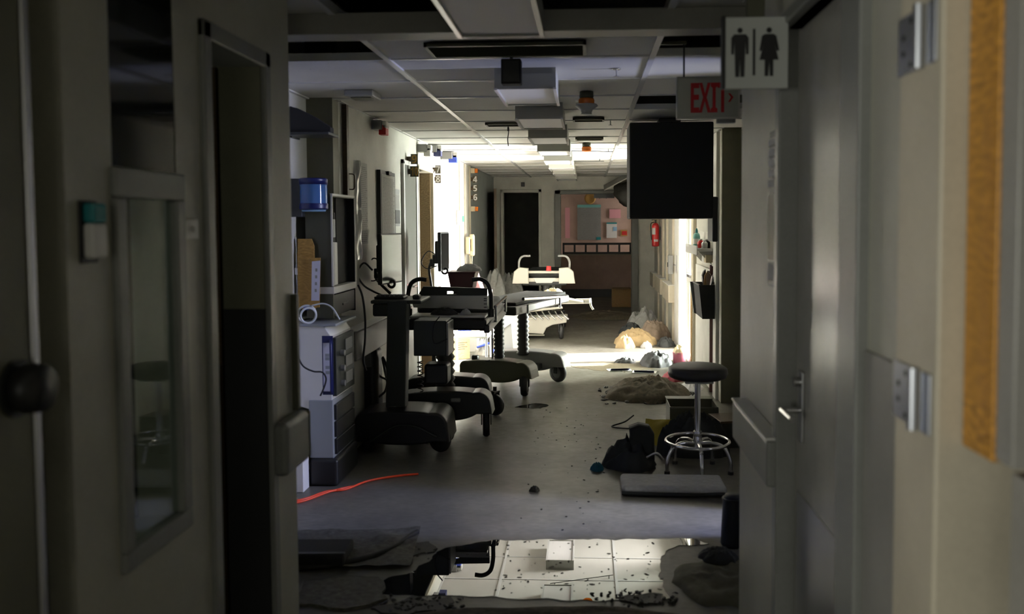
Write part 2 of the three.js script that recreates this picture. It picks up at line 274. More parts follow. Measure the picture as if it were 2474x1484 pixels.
{ const t = thing('sign_holder', 'narrow dark sign holder with bright strips on the right wall', 'sign', [0.57, 1.32, 2.57]);
  part(t, 'backing', span(-0.012, 0, 0, 0.47, -0.06, 0.06, 0.003), mt.charcoal);
  for (let k = 0; k < 5; k++) part(t, 'strip', span(-0.017, -0.012, 0.30 + k * 0.031, 0.322 + k * 0.031, -0.052, 0.052), mt.paper);
  part(t, 'cover', span(-0.018, -0.012, 0.08, 0.28, -0.052, 0.052, 0.002), mt.screen); part(t, 'lower_strip', span(-0.017, -0.012, 0.02, 0.07, -0.052, 0.052), mt.paper); }
{ // half door with oak edge; the upper leaf stands open on two hinges
  const w = structure('door_4');
  part(w, 'door_frame', join(wspan(0.53, 0.692, 0, 2.12, 1.303, 1.475, 0.006), wspan(0.53, 0.692, 2.05, 2.12, 0.6, 1.31, 0.006)), mt.cream);
  part(w, 'wainscot_panel', wspan(0.562, 0.571, 0, 1.255, 1.5, 1.735), mt.wainscot);
  part(w, 'upper_leaf', wspan(0.568, 0.65, 1.175, 2.04, 1.205, 1.3, 0.004), mt.oak);
  part(w, 'leaf_face', wspan(0.572, 1.2, 1.18, 2.04, 1.155, 1.204, 0.003), mt.greyDoor);
  part(w, 'lower_leaf', wspan(0.60, 0.64, 0.01, 1.16, 0.63, 1.215, 0.004), mt.greyDoor);
  for (const y of [1.805, 1.232]) { const h = sub(w, 'hinge'); 
    part(h, 'leaf_plate', wspan(0.524, 0.53, y - 0.048, y + 0.048, 1.385, 1.468, 0.002), mt.hinge); part(h, 'second_leaf', wspan(0.524, 0.53, y - 0.048, y + 0.048, 1.315, 1.35, 0.002), mt.hinge);
    part(h, 'knuckle', rod(V(0.52, y - 0.05, 1.368), V(0.52, y + 0.05, 1.368), 0.009), mt.hinge);
    for (const [dd, dy] of [[1.408, 0.034], [1.44, 0.012], [1.44, -0.014], [1.408, -0.036]]) part(h, 'screw', cyl(0.005, 0.002, 0, 0, 0, 0.005, 10).rotateZ(Math.PI / 2).translate(0.523, y + dy, -dd), mt.charcoal); }
}
// ---------------------------------------------------------------- signs
const font = await new FontLoader().loadAsync('fonts/droid/droid_sans_bold.typeface.json');
const text = (s, size, depth = 0.002) => { const g = new TextGeometry(s, { font, size, depth, curveSegments: 5, bevelEnabled: false }); g.computeBoundingBox(); const b = g.boundingBox; return g.translate(-(b.max.x + b.min.x) / 2, -(b.max.y + b.min.y) / 2, 0); };
{ const t = thing('restroom_sign', 'pale square hanging sign with black man and woman figures', 'sign', [0.466, 1.884, 2.38]);
  t.scale.setScalar(0.793);
  part(t, 'panel', span(-0.105, 0.112, 0, 0.247, -0.02, 0.0, 0.004), mt.signWhite); part(t, 'side_channel', span(-0.118, -0.105, -0.0, 0.25, -0.024, 0.004, 0.002), mt.black);
  part(t, 'ceiling_bracket', span(-0.03, 0.03, 0.247, 0.505, -0.018, -0.004, 0.003), mt.olive);
  const z = 0.0006, e = (p) => ext(p, 0.001, 0).translate(0, 0, z);
  const head = x => new THREE.CylinderGeometry(0.0095, 0.0095, 0.0012, 18).rotateX(Math.PI / 2).translate(x, 0.2, z + 0.0006);
  part(t, 'man_figure', join(head(-0.055), e([[-0.085, 0.175], [-0.075, 0.187], [-0.035, 0.187], [-0.025, 0.175], [-0.025, 0.118], [-0.034, 0.118], [-0.036, 0.165], [-0.039, 0.04], [-0.053, 0.04], [-0.055, 0.105], [-0.057, 0.04], [-0.071, 0.04], [-0.074, 0.165], [-0.076, 0.118], [-0.085, 0.118]])), mt.black);
  part(t, 'divider', e([[-0.011, 0.045], [-0.002, 0.045], [-0.002, 0.205], [-0.011, 0.205]]), mt.black);
  part(t, 'woman_figure', join(head(0.045), e([[0.012, 0.13], [0.02, 0.18], [0.03, 0.187], [0.06, 0.187], [0.07, 0.18], [0.08, 0.13], [0.072, 0.128], [0.064, 0.155], [0.078, 0.098], [0.06, 0.098], [0.06, 0.042], [0.048, 0.042], [0.046, 0.095], [0.043, 0.042], [0.03, 0.042], [0.03, 0.098], [0.012, 0.098], [0.027, 0.155], [0.019, 0.128]])), mt.black); }
{ const t = thing('exit_sign', 'pale exit sign with red letters and an arrow to the right', 'sign', [0.521, 1.964, 3.7], -0.05);
  part(t, 'housing', span(-0.133, 0.133, 0, 0.18, -0.05, 0, 0.008), mt.signWhite); part(t, 'rim', join(span(-0.135, 0.135, -0.004, 0.004, -0.004, 0.006, 0.002), span(0.128, 0.136, -0.004, 0.18, -0.004, 0.006, 0.002)), mt.white);
  part(t, 'letters', join(['E', 'X', 'I', 'T'].map((c, i) => text(c, 0.128).scale(c === 'X' ? 0.46 : 0.5, 1, 1).translate([-0.054, -0.012, 0.027, 0.063][i], 0.088, 0.001))), mt.signRed, true);
  part(t, 'arrow', ext([[0.086, 0.105], [0.095, 0.105], [0.109, 0.088], [0.095, 0.068], [0.086, 0.068], [0.098, 0.088]], 0.002, 0), mt.signRed);
  part(t, 'hanger_bar', span(-0.225, -0.09, 0.322, 0.336, -0.03, -0.018, 0.002), mt.olive); part(t, 'hanger_rod', rod(L3(-0.1, 0.175, -0.025), L3(-0.1, 0.33, -0.025), 0.004), mt.charcoal); part(t, 'lower_bracket', span(0.04, 0.12, -0.02, 0.0, -0.045, -0.01, 0.004), mt.grey); }
// flag signs with room numbers standing out from the left wall
function flagSign(num, x, y, d, w, h, label, dark) {
  const t = thing('room_number_sign', label, 'sign', [-1.556, y, d], 0, 'room number flags');
  const p = part(t, 'plate', span(x - w / 2 + 1.556, x + w / 2 + 1.556, 0, h, -0.008, 0, 0.002), dark ? mt.olive : mt.plate); part(t, 'bracket', span(0, x - w / 2 + 1.56, h * 0.25, h * 0.75, -0.01, 0.0, 0.002), mt.brown);
  part(t, 'numeral', text(num, h * 0.8).scale(num.length > 1 ? 0.6 : 0.95, 1, 1).translate(x + 1.556, h / 2, 0), dark ? mt.manila : mt.paper, true);
}
flagSign('9', -1.49, 2.034, 7.3, 0.062, 0.088, 'dark flag sign with the number 9 above the grey door', true);
flagSign('10', -1.49, 1.925, 7.3, 0.075, 0.092, 'dark flag sign with the number 10 below number 9', true);
flagSign('7', -1.505, 2.026, 8.55, 0.056, 0.083, 'brown flag sign with the number 7 beside the tan door');
flagSign('8', -1.505, 1.93, 8.55, 0.056, 0.083, 'brown flag sign with the number 8 below number 7');
flagSign('4', -1.49, 2.06, 11.3, 0.06, 0.1, 'small flag sign with the number 4, top of three in the distance');
flagSign('5', -1.49, 1.94, 11.3, 0.06, 0.1, 'small flag sign with the number 5, middle of three in the distance');
flagSign('6', -1.49, 1.82, 11.3, 0.06, 0.1, 'small flag sign with the number 6, lowest of three in the distance');
for (const [y, l] of [[2.19, 'small amber call light above the number 4 flag'], [1.68, 'small amber call light below the number 6 flag']]) { const t = thing('call_light', l, 'lamp', [-1.556, y, 11.3]); part(t, 'base', span(0, 0.06, 0, 0.07, -0.05, 0, 0.006), mt.ivory); part(t, 'lens', span(0.06, 0.1, 0.005, 0.065, -0.045, -0.005, 0.008), mt.amber); }

// ---------------------------------------------------------------- ceiling fittings
{ const L = 0.6, make = (near, len) => { const t = thing('ceiling_light', near, 'light', [-0.305, 2.29, 0], 0, 'box lights along the corridor ceiling');
    part(t, 'housing', join(span(-0.153, -0.138, -0.105, 0, -len, 0), span(0.138, 0.153, -0.105, 0, -len, 0), span(-0.138, 0.138, -0.105, 0, -0.015, 0), span(-0.138, 0.138, -0.105, 0, -len, -len + 0.015), span(-0.138, 0.138, -0.03, 0, -len, 0)), mt.fixture);
    part(t, 'diffuser', span(-0.138, 0.138, -0.098, -0.09, -len + 0.015, -0.015), mt.lens);
    part(t, 'trim', join(span(-0.155, -0.139, -0.109, -0.1, -len - 0.002, 0.002), span(0.139, 0.155, -0.109, -0.1, -len - 0.002, 0.002)), mt.tee); return t; };
  const first = make('nearest box ceiling light overhead, seen from below', 0.85); first.position.z = -2.22;
  const names = ['second', 'third', 'fourth', 'fifth', 'sixth', 'seventh', 'eighth', 'ninth'];
  const proto = make('box ceiling light, second in the row along the corridor', L); proto.position.z = -4.24;
  for (let k = 1; k < 8; k++) dup(proto, [-0.305, 2.29, 4.24 + 1.218 * k], 0, `box ceiling light, ${names[k]} in the row along the corridor`);
}
{ const t = thing('ceiling_speaker', 'small black box hanging in front of the second ceiling light', 'speaker', [-0.345, 2.29, 3.9]);
  part(t, 'stem', cyl(0.008, 0.02, 0, -0.01, -0.03), mt.charcoal); part(t, 'body', span(-0.046, 0.046, -0.135, -0.02, -0.07, 0, 0.006), mt.blackMatte); part(t, 'face', span(-0.038, 0.038, -0.127, -0.028, 0, 0.004, 0.002), mt.charcoal); }
function grille(name, label, x0, x1, d0, d1, slats, m = mt.olive) {
  const t = thing(name, label, 'vent', [(x0 + x1) / 2, 2.283, (d0 + d1) / 2]); const w = x1 - x0, l = d1 - d0;
  part(t, 'frame', join(span(-w / 2, w / 2, -0.018, 0, -l / 2, -l / 2 + 0.014), span(-w / 2, w / 2, -0.018, 0, l / 2 - 0.014, l / 2), span(-w / 2, -w / 2 + 0.014, -0.018, 0, -l / 2, l / 2), span(w / 2 - 0.014, w / 2, -0.018, 0, -l / 2, l / 2)), m);
  part(t, 'backing', span(-w / 2, w / 2, -0.003, 0, -l / 2, l / 2), mt.black);
  for (let k = 0; k < slats; k++) part(t, 'slat', box(w - 0.028, 0.002, 0.022).rotateX(0.7).translate(0, -0.011, -l / 2 + 0.014 + (k + 0.5) * (l - 0.028) / slats), m); return t;
}
grille('ceiling_vent', 'wide olive ceiling air grille close overhead behind the header', -0.69, 0.0, 3.6, 3.85, 8);
grille('ceiling_vent', 'small ceiling vent with a black strap hanging from it', -0.77, -0.51, 6.44, 6.58, 4);
grille('ceiling_vent', 'small ceiling vent just behind the nearer amber beacon', -0.1, 0.13, 6.2, 6.33, 4);
grille('ceiling_vent', 'small ceiling vent between the two amber beacons', -0.1, 0.15, 7.6, 7.75, 4);
solo('hanging_strap', 'thin black strap dangling from the small ceiling vent', 'strap', join(tube([L3(0, 0, 0), L3(0.004, -0.05, 0), L3(-0.003, -0.11, 0.004), L3(0.002, -0.16, 0)], 0.004, 14, 6), box(0.014, 0.03, 0.006, 0.002, -0.03, 0)), mt.black, [-0.6, 2.268, 6.5]);
for (const [x, d, l] of [[0.0, 5.04, 'nearer amber beacon with a flared pale collar on the ceiling'], [0.0, 8.2, 'farther amber beacon on the bright part of the ceiling']]) {
  const t = thing('warning_beacon', l, 'beacon', [x, 2.29, d], 0, 'amber ceiling beacons');
  part(t, 'mount', lathe([[0, 0], [0.04, 0], [0.042, -0.03], [0.038, -0.04], [0, -0.04]]), mt.olive); part(t, 'lens', lathe([[0, -0.04], [0.043, -0.04], [0.047, -0.05], [0.046, -0.078], [0.042, -0.084], [0, -0.084]]), mt.amber);
  if (d < 6) { part(t, 'collar', lathe([[0.03, -0.07], [0.062, -0.074], [0.068, -0.084], [0.036, -0.108], [0.03, -0.125], [0.036, -0.135], [0, -0.136]]), mt.fixture); part(t, 'side_clip', join(span(-0.066, -0.044, -0.055, -0.048, -0.008, 0.008), span(-0.066, -0.044, -0.068, -0.061, -0.008, 0.008)), mt.white); }
}
for (const [x, d, l] of [[0.15, 4.3, 'nearer sprinkler head on the ceiling left of the exit sign'], [0.18, 6.42, 'farther sprinkler head on the ceiling near the hanging television']]) { const t = thing('sprinkler_head', l, 'sprinkler', [x, 2.29, d], 0, 'ceiling sprinklers'); part(t, 'escutcheon', lathe([[0, 0], [0.024, 0], [0.02, -0.006], [0, -0.006]]), mt.steel); part(t, 'stem', cyl(0.004, 0.035, 0, -0.022, 0), mt.steel); part(t, 'deflector', cyl(0.014, 0.003, 0, -0.04, 0), mt.steel); }
for (const [x, d, a, l] of [[-0.05, 8.75, 0.18, 'thin rod lying across the bright ceiling beside the farther beacon'], [-0.15, 10.2, -0.1, 'thin rod hanging under the far ceiling past the beacons']]) solo('ceiling_rod', l, 'rod', join(rod(L3(-0.35, 0, 0), L3(0.35, 0, -0.12), 0.004), cyl(0.004, 0.03, -0.3, 0.014, 0), cyl(0.004, 0.03, 0.3, 0.014, -0.1)), mt.charcoal, [x, 2.262, d], a, 'rods under the ceiling');
{ const t = thing('ceiling_detector', 'small grey box fixed to the ceiling above the left wall', 'box', [-1.31, 2.29, 4.95]); part(t, 'housing', span(-0.085, 0.085, -0.035, 0, -0.1, 0.1, 0.008), mt.grey); part(t, 'lens', span(-0.06, 0.06, -0.042, -0.035, -0.05, 0.05, 0.004), mt.olive); }
// ceiling openings: cables and ducts in the void
solo('void_duct', 'dark duct visible through the missing tile near the header', 'duct', join(span(-1.5, 0.5, 0, 0.2, -0.5, 0.0, 0.02), span(-0.2, -0.15, -0.01, 0.21, -0.51, 0.01), span(0.35, 0.4, -0.01, 0.21, -0.51, 0.01)), mt.slab, [0, 2.55, 3.0]);
for (const [x, d, s] of [[0.1, 3.0, 1], [0.7, 3.6, -1]]) solo('void_cable', x < 0.5 ? 'black cable sagging in the ceiling void above the header' : 'black cable sagging in the right hand ceiling void', 'cable', tube([L3(-0.5, 0.06, 0), L3(-0.2, 0.01, 0.03 * s), L3(0.1, 0.0, 0), L3(0.5, 0.07, -0.03)], 0.008, 20, 6), mt.cable, [x, 2.34, d]);
{ const t = thing('fallen_ceiling_piece', 'torn dark ceiling insulation drooping at the far opening', 'debris', [0.7, 2.0, 13.85]);
  const g = new THREE.SphereGeometry(0.2, 24, 16), p = g.attributes.position; for (let i = 0; i < p.count; i++) { const k = 1 + 0.5 * fbm(p.getX(i) * 6, p.getY(i) * 6, p.getZ(i) * 6); p.setXYZ(i, p.getX(i) * k * 1.3, p.getY(i) * k * 1.05, p.getZ(i) * k * 0.5); } g.computeVertexNormals(); part(t, 'insulation', g, mt.dirtDark); part(t, 'broken_tile', box(0.5, 0.016, 0.3).rotateZ(0.5).rotateX(0.3).translate(-0.2, 0.2, 0.1), mt.ceil2); }
// ---------------------------------------------------------------- hanging television on the right
{ const t = thing('hanging_television', 'large black television cabinet hanging below the exit sign', 'television', [0.615, 1.545, 6.2]);
  part(t, 'cabinet', span(-0.303, 0.303, 0, 0.7, -0.42, 0, 0.012), mt.blackMatte); part(t, 'ceiling_mount', span(-0.08, 0.08, 0.7, 0.745, -0.3, -0.12, 0.01), mt.black); part(t, 'side_bracket', span(0.303, 0.345, -0.17, 0.16, -0.3, -0.05, 0.01), mt.black); }
// ---------------------------------------------------------------- left wall equipment
{ const t = thing('wall_bracket', 'black angled wall bracket high on the left wall', 'bracket', [-1.69, 2.04, 4.88]);
  part(t, 'back_plate', span(-0.03, -0.015, -0.02, 0.16, -0.12, 0.02, 0.003), mt.black); part(t, 'arm', ext([[-0.02, 0.15], [0.03, 0.14], [0.13, 0.09], [0.22, 0.03], [0.22, 0.0], [-0.02, 0.0]], 0.06, 0.004), mt.blackMatte); part(t, 'tray', span(-0.02, 0.225, -0.012, 0.004, -0.1, 0.1, 0.004), mt.charcoal); }
{ const t = thing('wall_canister', 'blue translucent plastic canister fixed to the left wall', 'canister', [-1.575, 1.59, 4.83]);
  part(t, 'shell', lathe([[0, 0.03], [0.075, 0.03], [0.078, 0.04], [0.078, 0.155], [0.074, 0.16], [0.0, 0.16]]), mt.blueGlass); part(t, 'lid', lathe([[0, 0.155], [0.08, 0.155], [0.081, 0.185], [0.074, 0.192], [0, 0.192]]), mt.navy); part(t, 'base_ring', lathe([[0, 0.012], [0.078, 0.012], [0.081, 0.02], [0.081, 0.045], [0.077, 0.048], [0, 0.048]]), mt.navy); part(t, 'foot', lathe([[0, 0], [0.066, 0], [0.07, 0.012], [0, 0.012]]), mt.skyBlue); part(t, 'bracket', span(-0.145, -0.06, -0.03, 0.19, -0.03, 0.03, 0.004), mt.charcoal); part(t, 'contents', lathe([[0, 0.05], [0.06, 0.05], [0.06, 0.15], [0, 0.15]]), mt.navy); }
{ const t = thing('manila_envelope', 'large brown envelope tucked behind the folder at the left wall', 'envelope', [-1.645, 1.02, 4.905]); part(t, 'envelope', ext([[-0.05, 0], [0.045, 0], [0.045, 0.37], [0.03, 0.41], [-0.05, 0.41]], 0.01, 0.002), mt.manila); part(t, 'pocket', ext([[-0.05, 0], [0.03, 0], [0.035, 0.29], [-0.05, 0.33]], 0.006, 0.002).translate(0, 0, 0.013), mt.manila); part(t, 'wall_tab', span(-0.075, -0.045, 0.2, 0.24, 0, 0.008), mt.steel); }
{ const t = thing('paper_folder', 'tan folder with a white sheet clipped on, in front of envelope', 'folder', [-1.595, 1.02, 4.88]); part(t, 'folder', ext([[-0.04, 0], [0.028, 0.012], [0.038, 0.3], [-0.024, 0.3]], 0.006, 0.001), mt.manila); part(t, 'sheet', ext([[-0.018, 0.05], [0.03, 0.05], [0.04, 0.285], [-0.01, 0.28]], 0.002, 0).translate(0, 0, 0.008), mt.paperLilac); for (let k = 0; k < 4; k++) part(t, 'print_mark', box(0.012, 0.018, 0.001, 0.01 + k * 0.002, 0.11 + k * 0.04, 0.0108), mt.grey); }
{ const t = thing('equipment_cabinet', 'tall dark wall cabinet with an open black niche and white rim', 'cabinet', [-1.5, 0.96, 4.93]);
  part(t, 'side_panel', span(-0.16, 0, 0, 0.73, -0.015, 0), mt.olive); part(t, 'back_panel', join(span(-0.16, -0.15, 0, 0.72, -0.222, -0.015), span(-0.055, -0.045, 0, 0.72, -0.48, -0.231)), mt.blackMatte); part(t, 'far_panel', span(-0.045, 0, 0, 0.72, -0.48, -0.468), mt.blackMatte);
  part(t, 'top_panel', join(span(-0.16, 0, 0.72, 0.735, -0.225, 0.004), span(-0.055, 0, 0.72, 0.735, -0.48, -0.225)), mt.olive);
  part(t, 'rim', join(span(-0.008, 0.004, 0.19, 0.735, -0.484, -0.474), span(-0.01, 0.004, 0.726, 0.738, -0.484, 0.004), span(-0.006, 0.004, 0.19, 0.735, -0.006, 0.005)), mt.white);
  part(t, 'shelf', join(span(-0.15, 0.006, 0.145, 0.185, -0.225, 0.005), span(-0.055, 0.006, 0.145, 0.185, -0.484, -0.225)), mt.white);
  const d = part(t, 'drawer', span(-0.04, -0.002, 0.01, 0.135, -0.465, -0.02, 0.004), mt.black); part(d, 'pull', span(0, 0.008, 0.06, 0.073, -0.3, -0.18, 0.003), mt.charcoal); }
{ const t = thing('white_terminal', 'narrow white device with a bright strip inside the black cabinet', 'device', [-1.555, 1.147, 5.03]); part(t, 'body', span(-0.02, 0.035, 0, 0.26, -0.07, 0.0, 0.006), mt.white); part(t, 'status_panel', span(0.0, 0.03, 0.29, 0.4, -0.05, -0.02, 0.004), mt.paper); part(t, 'neck', span(-0.01, 0.025, 0.24, 0.44, -0.06, -0.04, 0.004), mt.charcoal); for (const y of [0.03, 0.07, 0.22]) part(t, 'slot', span(-0.01, 0.02, y, y + 0.008, 0, 0.002), mt.charcoal); }
{ const t = thing('cupboard_door', 'narrow dark cupboard door edge with a long pull handle', 'door', [-1.556, 1.68, 5.36]); part(t, 'leaf', span(0, 0.03, 0, 0.6, -0.05, 0, 0.003), mt.brown); part(t, 'pull_handle', tube([L3(0.03, 0.06, -0.03), L3(0.055, 0.065, -0.06), L3(0.058, 0.11, -0.065), L3(0.055, 0.155, -0.06), L3(0.03, 0.16, -0.03)], 0.004, 20, 6), mt.brown); }
function canvasTex(w, h, fn) { const c = document.createElement('canvas'); c.width = w; c.height = h; fn(c.getContext('2d'), w, h); const t = new THREE.CanvasTexture(c); t.colorSpace = THREE.SRGBColorSpace; return t; }
const printed = canvasTex(256, 512, (x, w, h) => { x.fillStyle = '#b9b8b2'; x.fillRect(0, 0, w, h); x.fillStyle = '#6f6f6c'; let s = 3; for (let r = 0; r < 40; r++) { let c = 16; while (c < w - 30) { s = (s * 16807) % 2147483647; const l = 6 + s % 26; x.fillRect(c, 26 + r * 12, l, 4); c += l + 6; } } });
const printMat = M([0.75, 0.75, 0.74], 0.7, { map: printed });
const chart = (g) => { const p = g; return p; };
{ const t = thing('wall_chart', 'long printed chart curling off the left wall', 'poster', [-1.556, 1.38, 5.75]); part(t, 'sheet', new THREE.PlaneGeometry(0.3, 0.56).rotateY(Math.PI / 2).translate(0.012, 0.28, -0.02), printMat, true); part(t, 'backing_board', span(0, 0.01, 0, 0.56, -0.17, 0.13, 0.002), mt.grey); }
{ const t = thing('plastic_cover', 'crinkled clear plastic sheet hanging beside the printed chart', 'sheet', [-1.54, 1.28, 5.57]); const g = new THREE.PlaneGeometry(0.07, 0.66, 8, 30), p = g.attributes.position; for (let i = 0; i < p.count; i++) p.setZ(i, 0.018 * fbm(p.getX(i) * 30, p.getY(i) * 9, 3)); g.computeVertexNormals(); part(t, 'film', g.rotateY(1.1).translate(0.02, 0.33, 0), mt.alu); }
{ const t = thing('wall_chart', 'printed notice on a dark board, middle of left wall', 'poster', [-1.556, 1.42, 6.47]); part(t, 'backing_board', span(0, 0.03, -0.02, 0.5, -0.24, 0.24, 0.003), mt.charcoal); part(t, 'sheet', new THREE.PlaneGeometry(0.42, 0.46).rotateY(Math.PI / 2).translate(0.0325, 0.24, 0), printMat, true); part(t, 'top_clip', span(0.03, 0.05, 0.47, 0.5, -0.05, 0.05, 0.003), mt.black); }
{ const t = thing('wall_chart', 'small printed notice just before the grey door', 'poster', [-1.556, 1.5, 6.86]); part(t, 'backing_board', span(0, 0.012, 0, 0.3, -0.09, 0.09, 0.002), mt.grey); part(t, 'sheet', new THREE.PlaneGeometry(0.16, 0.12).rotateY(Math.PI / 2).translate(0.0135, 0.2, 0), printMat, true); part(t, 'dark_panel', span(0.012, 0.016, 0.02, 0.13, -0.08, 0.08, 0.001), mt.charcoal); }
{ const t = thing('wall_rail', 'pale handrail along the left wall behind the dark workstation', 'rail', [-1.556, 0, 6.1]); part(t, 'bumper', span(0.04, 0.09, 0.64, 0.83, -0.95, 0.8, 0.012), mt.wainscot); part(t, 'cap_strip', span(0.0, 0.095, 0.83, 0.838, -0.95, 0.8, 0.003), mt.white); for (const z of [-0.8, -0.1, 0.65]) part(t, 'standoff', span(0, 0.045, 0.68, 0.78, z - 0.03, z + 0.03), mt.grey); }
// call boxes under the ceiling
for (const [x0, x1, y0, y1, d, l, c] of [[-1.556, -1.45, 2.165, 2.27, 6.1, 'grey call box with a red lens over the printed chart', mt.red], [-1.556, -1.43, 2.14, 2.25, 7.75, 'pale call box high beside the number 9 flag', mt.white], [-1.556, -1.41, 2.175, 2.285, 8.2, 'grey box with a dark blue lens above the tan door', mt.navy], [-1.556, -1.375, 2.17, 2.285, 9.0, 'grey box with a blue lens on the bright wall', mt.blue]]) {
  const t = thing('call_box', l, 'box', [-1.556, y0, d], 0, 'call boxes under the left ceiling edge'); const w = x1 - x0, h = y1 - y0;
  part(t, 'housing', span(0, w * 0.7, h * 0.35, h, -0.14, 0, 0.006), mt.grey); part(t, 'lens', span(w * 0.45, w * 0.95, 0, h * 0.7, -0.11, -0.02, 0.006), c); part(t, 'cover', span(w * 0.7, w, h * 0.45, h * 0.95, -0.1, -0.02, 0.006), mt.white); }
// doors in the left wall
{ const w = structure('door_5'); part(w, 'door_frame', join(wspan(-1.556, -1.53, 0, 2.06, 7.06, 7.1, 0.005), wspan(-1.556, -1.53, 0, 2.06, 7.6, 7.66, 0.005), wspan(-1.556, -1.53, 2.02, 2.06, 7.06, 7.66, 0.005)), mt.white); part(w, 'door_leaf', wspan(-1.556, -1.54, 0.01, 2.02, 7.1, 7.6), mt.darkDoor); const h = sub(w, 'door_handle'); part(h, 'lever', join(rod(V(-1.54, 0.98, 7.17), V(-1.48, 0.98, 7.17), 0.009), rod(V(-1.48, 0.98, 7.17), V(-1.48, 0.98, 7.29), 0.009)), mt.chrome); part(h, 'rose', rod(V(-1.541, 0.98, 7.17), V(-1.533, 0.98, 7.17), 0.026), mt.chrome); }
{ const w = structure('door_6'); part(w, 'door_frame', join(wspan(-1.69, -1.525, 0, 2.06, 7.661, 7.69, 0.005), wspan(-1.69, -1.525, 0, 2.06, 8.4, 8.46, 0.005), wspan(-1.69, -1.525, 2.02, 2.06, 7.66, 8.46, 0.005)), mt.cream); part(w, 'door_leaf', wspan(-2.3, -1.69, 0.01, 2.01, 8.36, 8.4), mt.tan); part(w, 'jamb_lining', wspan(-1.69, -1.556, 0.98, 2.02, 8.385, 8.4), mt.tan); part(w, 'kick_panel', wspan(-1.69, -1.556, 0.01, 0.98, 8.385, 8.4), mt.tanDark); }
for (const [d, l] of [[10.28, 'trim_2'], [10.72, 'trim_3'], [11.18, 'trim_4']]) { const w = structure(l); part(w, 'edge_strip', wspan(-1.556, -1.54, 0, 2.28, d, d + 0.05, 0.004), mt.cream); }
{ const w = structure('trim_5'); part(w, 'shade_panel', wspan(-1.556, -1.548, 0, 2.28, 11.24, 14.09), mt.wallShade); }  // darker bluish sheet, shade on the far wall put into its colour
{ const t = thing('wall_telephone', 'ivory wall telephone with a hanging handset and cord', 'telephone', [-1.54, 1.13, 10.78]); part(t, 'body', span(0, 0.06, 0, 0.22, -0.11, 0.11, 0.015), mt.ivory); part(t, 'handset', join(rbox(0.05, 0.27, 0.05, 0.02, 0.09, 0.11, 0.06), rbox(0.06, 0.07, 0.06, 0.02, 0.08, 0.22, 0.06), rbox(0.06, 0.07, 0.06, 0.02, 0.08, 0.01, 0.06)), mt.ivory); part(t, 'cord', tube([L3(0.08, -0.02, 0.06), L3(0.07, -0.13, 0.04), L3(0.05, -0.22, 0.0), L3(0.04, -0.13, -0.03), L3(0.03, 0, -0.05)], 0.007, 24, 6), mt.ivory); part(t, 'keypad', span(0.06, 0.066, 0.06, 0.13, -0.08, -0.02, 0.002), mt.grey); }
{ const t = thing('wall_notice', 'bleached paper notice on the sunlit left wall', 'notice', [-1.556, 1.35, 9.0]); part(t, 'sheet', span(0, 0.004, 0, 0.42, -0.14, 0.14), mt.paper); for (let k = 0; k < 9; k++) part(t, 'printed_row', span(0.004, 0.005, 0.03 + k * 0.042, 0.052 + k * 0.042, -0.12, 0.12), mt.cream); }
{ const t = thing('hand_gel_pump', 'small pale dispenser with a green tab on the bright wall edge', 'dispenser', [-1.556, 1.5, 10.1]); part(t, 'body', span(0, 0.07, 0, 0.18, -0.05, 0.05, 0.012), mt.white); part(t, 'tab', span(0.07, 0.085, 0.04, 0.11, -0.03, 0.03, 0.004), M([0.05, 0.4, 0.15], 0.4)); }
// ---------------------------------------------------------------- tower and workstation by the left wall
{ const t = thing('equipment_tower', 'tall white and grey medical equipment tower at the left wall', 'equipment', [-1.55, 0, 4.78]);
  part(t, 'floor_base', span(-0.06, 0.11, 0.0, 0.16, -0.42, 0.02, 0.02), mt.black); part(t, 'lower_cabinet', span(-0.06, 0.082, 0.16, 0.5, -0.42, 0.0, 0.006), mt.greyBlue);
  part(t, 'upper_cabinet', ext([[-0.12, 0.47], [0.0, 0.43], [0.072, 0.50], [0.072, 0.87], [0.03, 0.93], [-0.12, 0.93]], 0.4, 0.004).translate(0, 0, -0.41), mt.white);
  const f = part(t, 'front_panel', span(0.076, 0.1, 0.52, 0.86, -0.4, -0.02, 0.004), mt.darkGreen);
  for (let k = 0; k < 3; k++) part(f, 'knob', cyl(0.018, 0.025).rotateZ(Math.PI / 2).translate(0.11, 0.58 + k * 0.09, -0.12), mt.grey);
  for (let k = 0; k < 3; k++) part(f, 'meter', span(0.1, 0.106, 0.56 + k * 0.1, 0.63 + k * 0.1, -0.34, -0.2, 0.003), mt.grey);
  for (let k = 0; k < 3; k++) part(t, 'drawer', span(0.08, 0.098, 0.18 + k * 0.1, 0.27 + k * 0.1, -0.4, -0.02, 0.004), mt.black);
  part(t, 'top_tray', span(-0.13, 0.11, 0.93, 0.945, -0.42, 0.01, 0.004), mt.greyBlue); part(t, 'side_handle', tube([L3(0.08, 0.55, 0.02), L3(0.09, 0.56, 0.05), L3(0.09, 0.84, 0.05), L3(0.08, 0.86, 0.02)], 0.008, 18, 6), mt.navy); }
{ const t = thing('label_card', 'lilac label card hung on the edge of the white tower', 'label', [-1.482, 0.56, 4.738]); part(t, 'card', span(-0.025, 0.025, 0, 0.28, -0.004, 0, 0.001), mt.paperLilac); part(t, 'holder', span(-0.032, 0.032, -0.02, 0.32, -0.008, -0.004, 0.002), mt.navy); for (const y of [0.1, 0.13, 0.18, 0.2]) part(t, 'print_mark', span(-0.012, 0.012, y, y + 0.018, 0, 0.0006), mt.greyBlue); }
{ const t = thing('white_carton', 'small white carton on the floor at the left corner, lit blue', 'carton', [-1.655, 0, 4.7]); part(t, 'body', span(-0.05, 0.05, 0, 0.24, -0.05, 0.05, 0.004), mt.white); part(t, 'lid', span(-0.052, 0.052, 0.2, 0.245, -0.052, 0.052, 0.003), mt.white); }
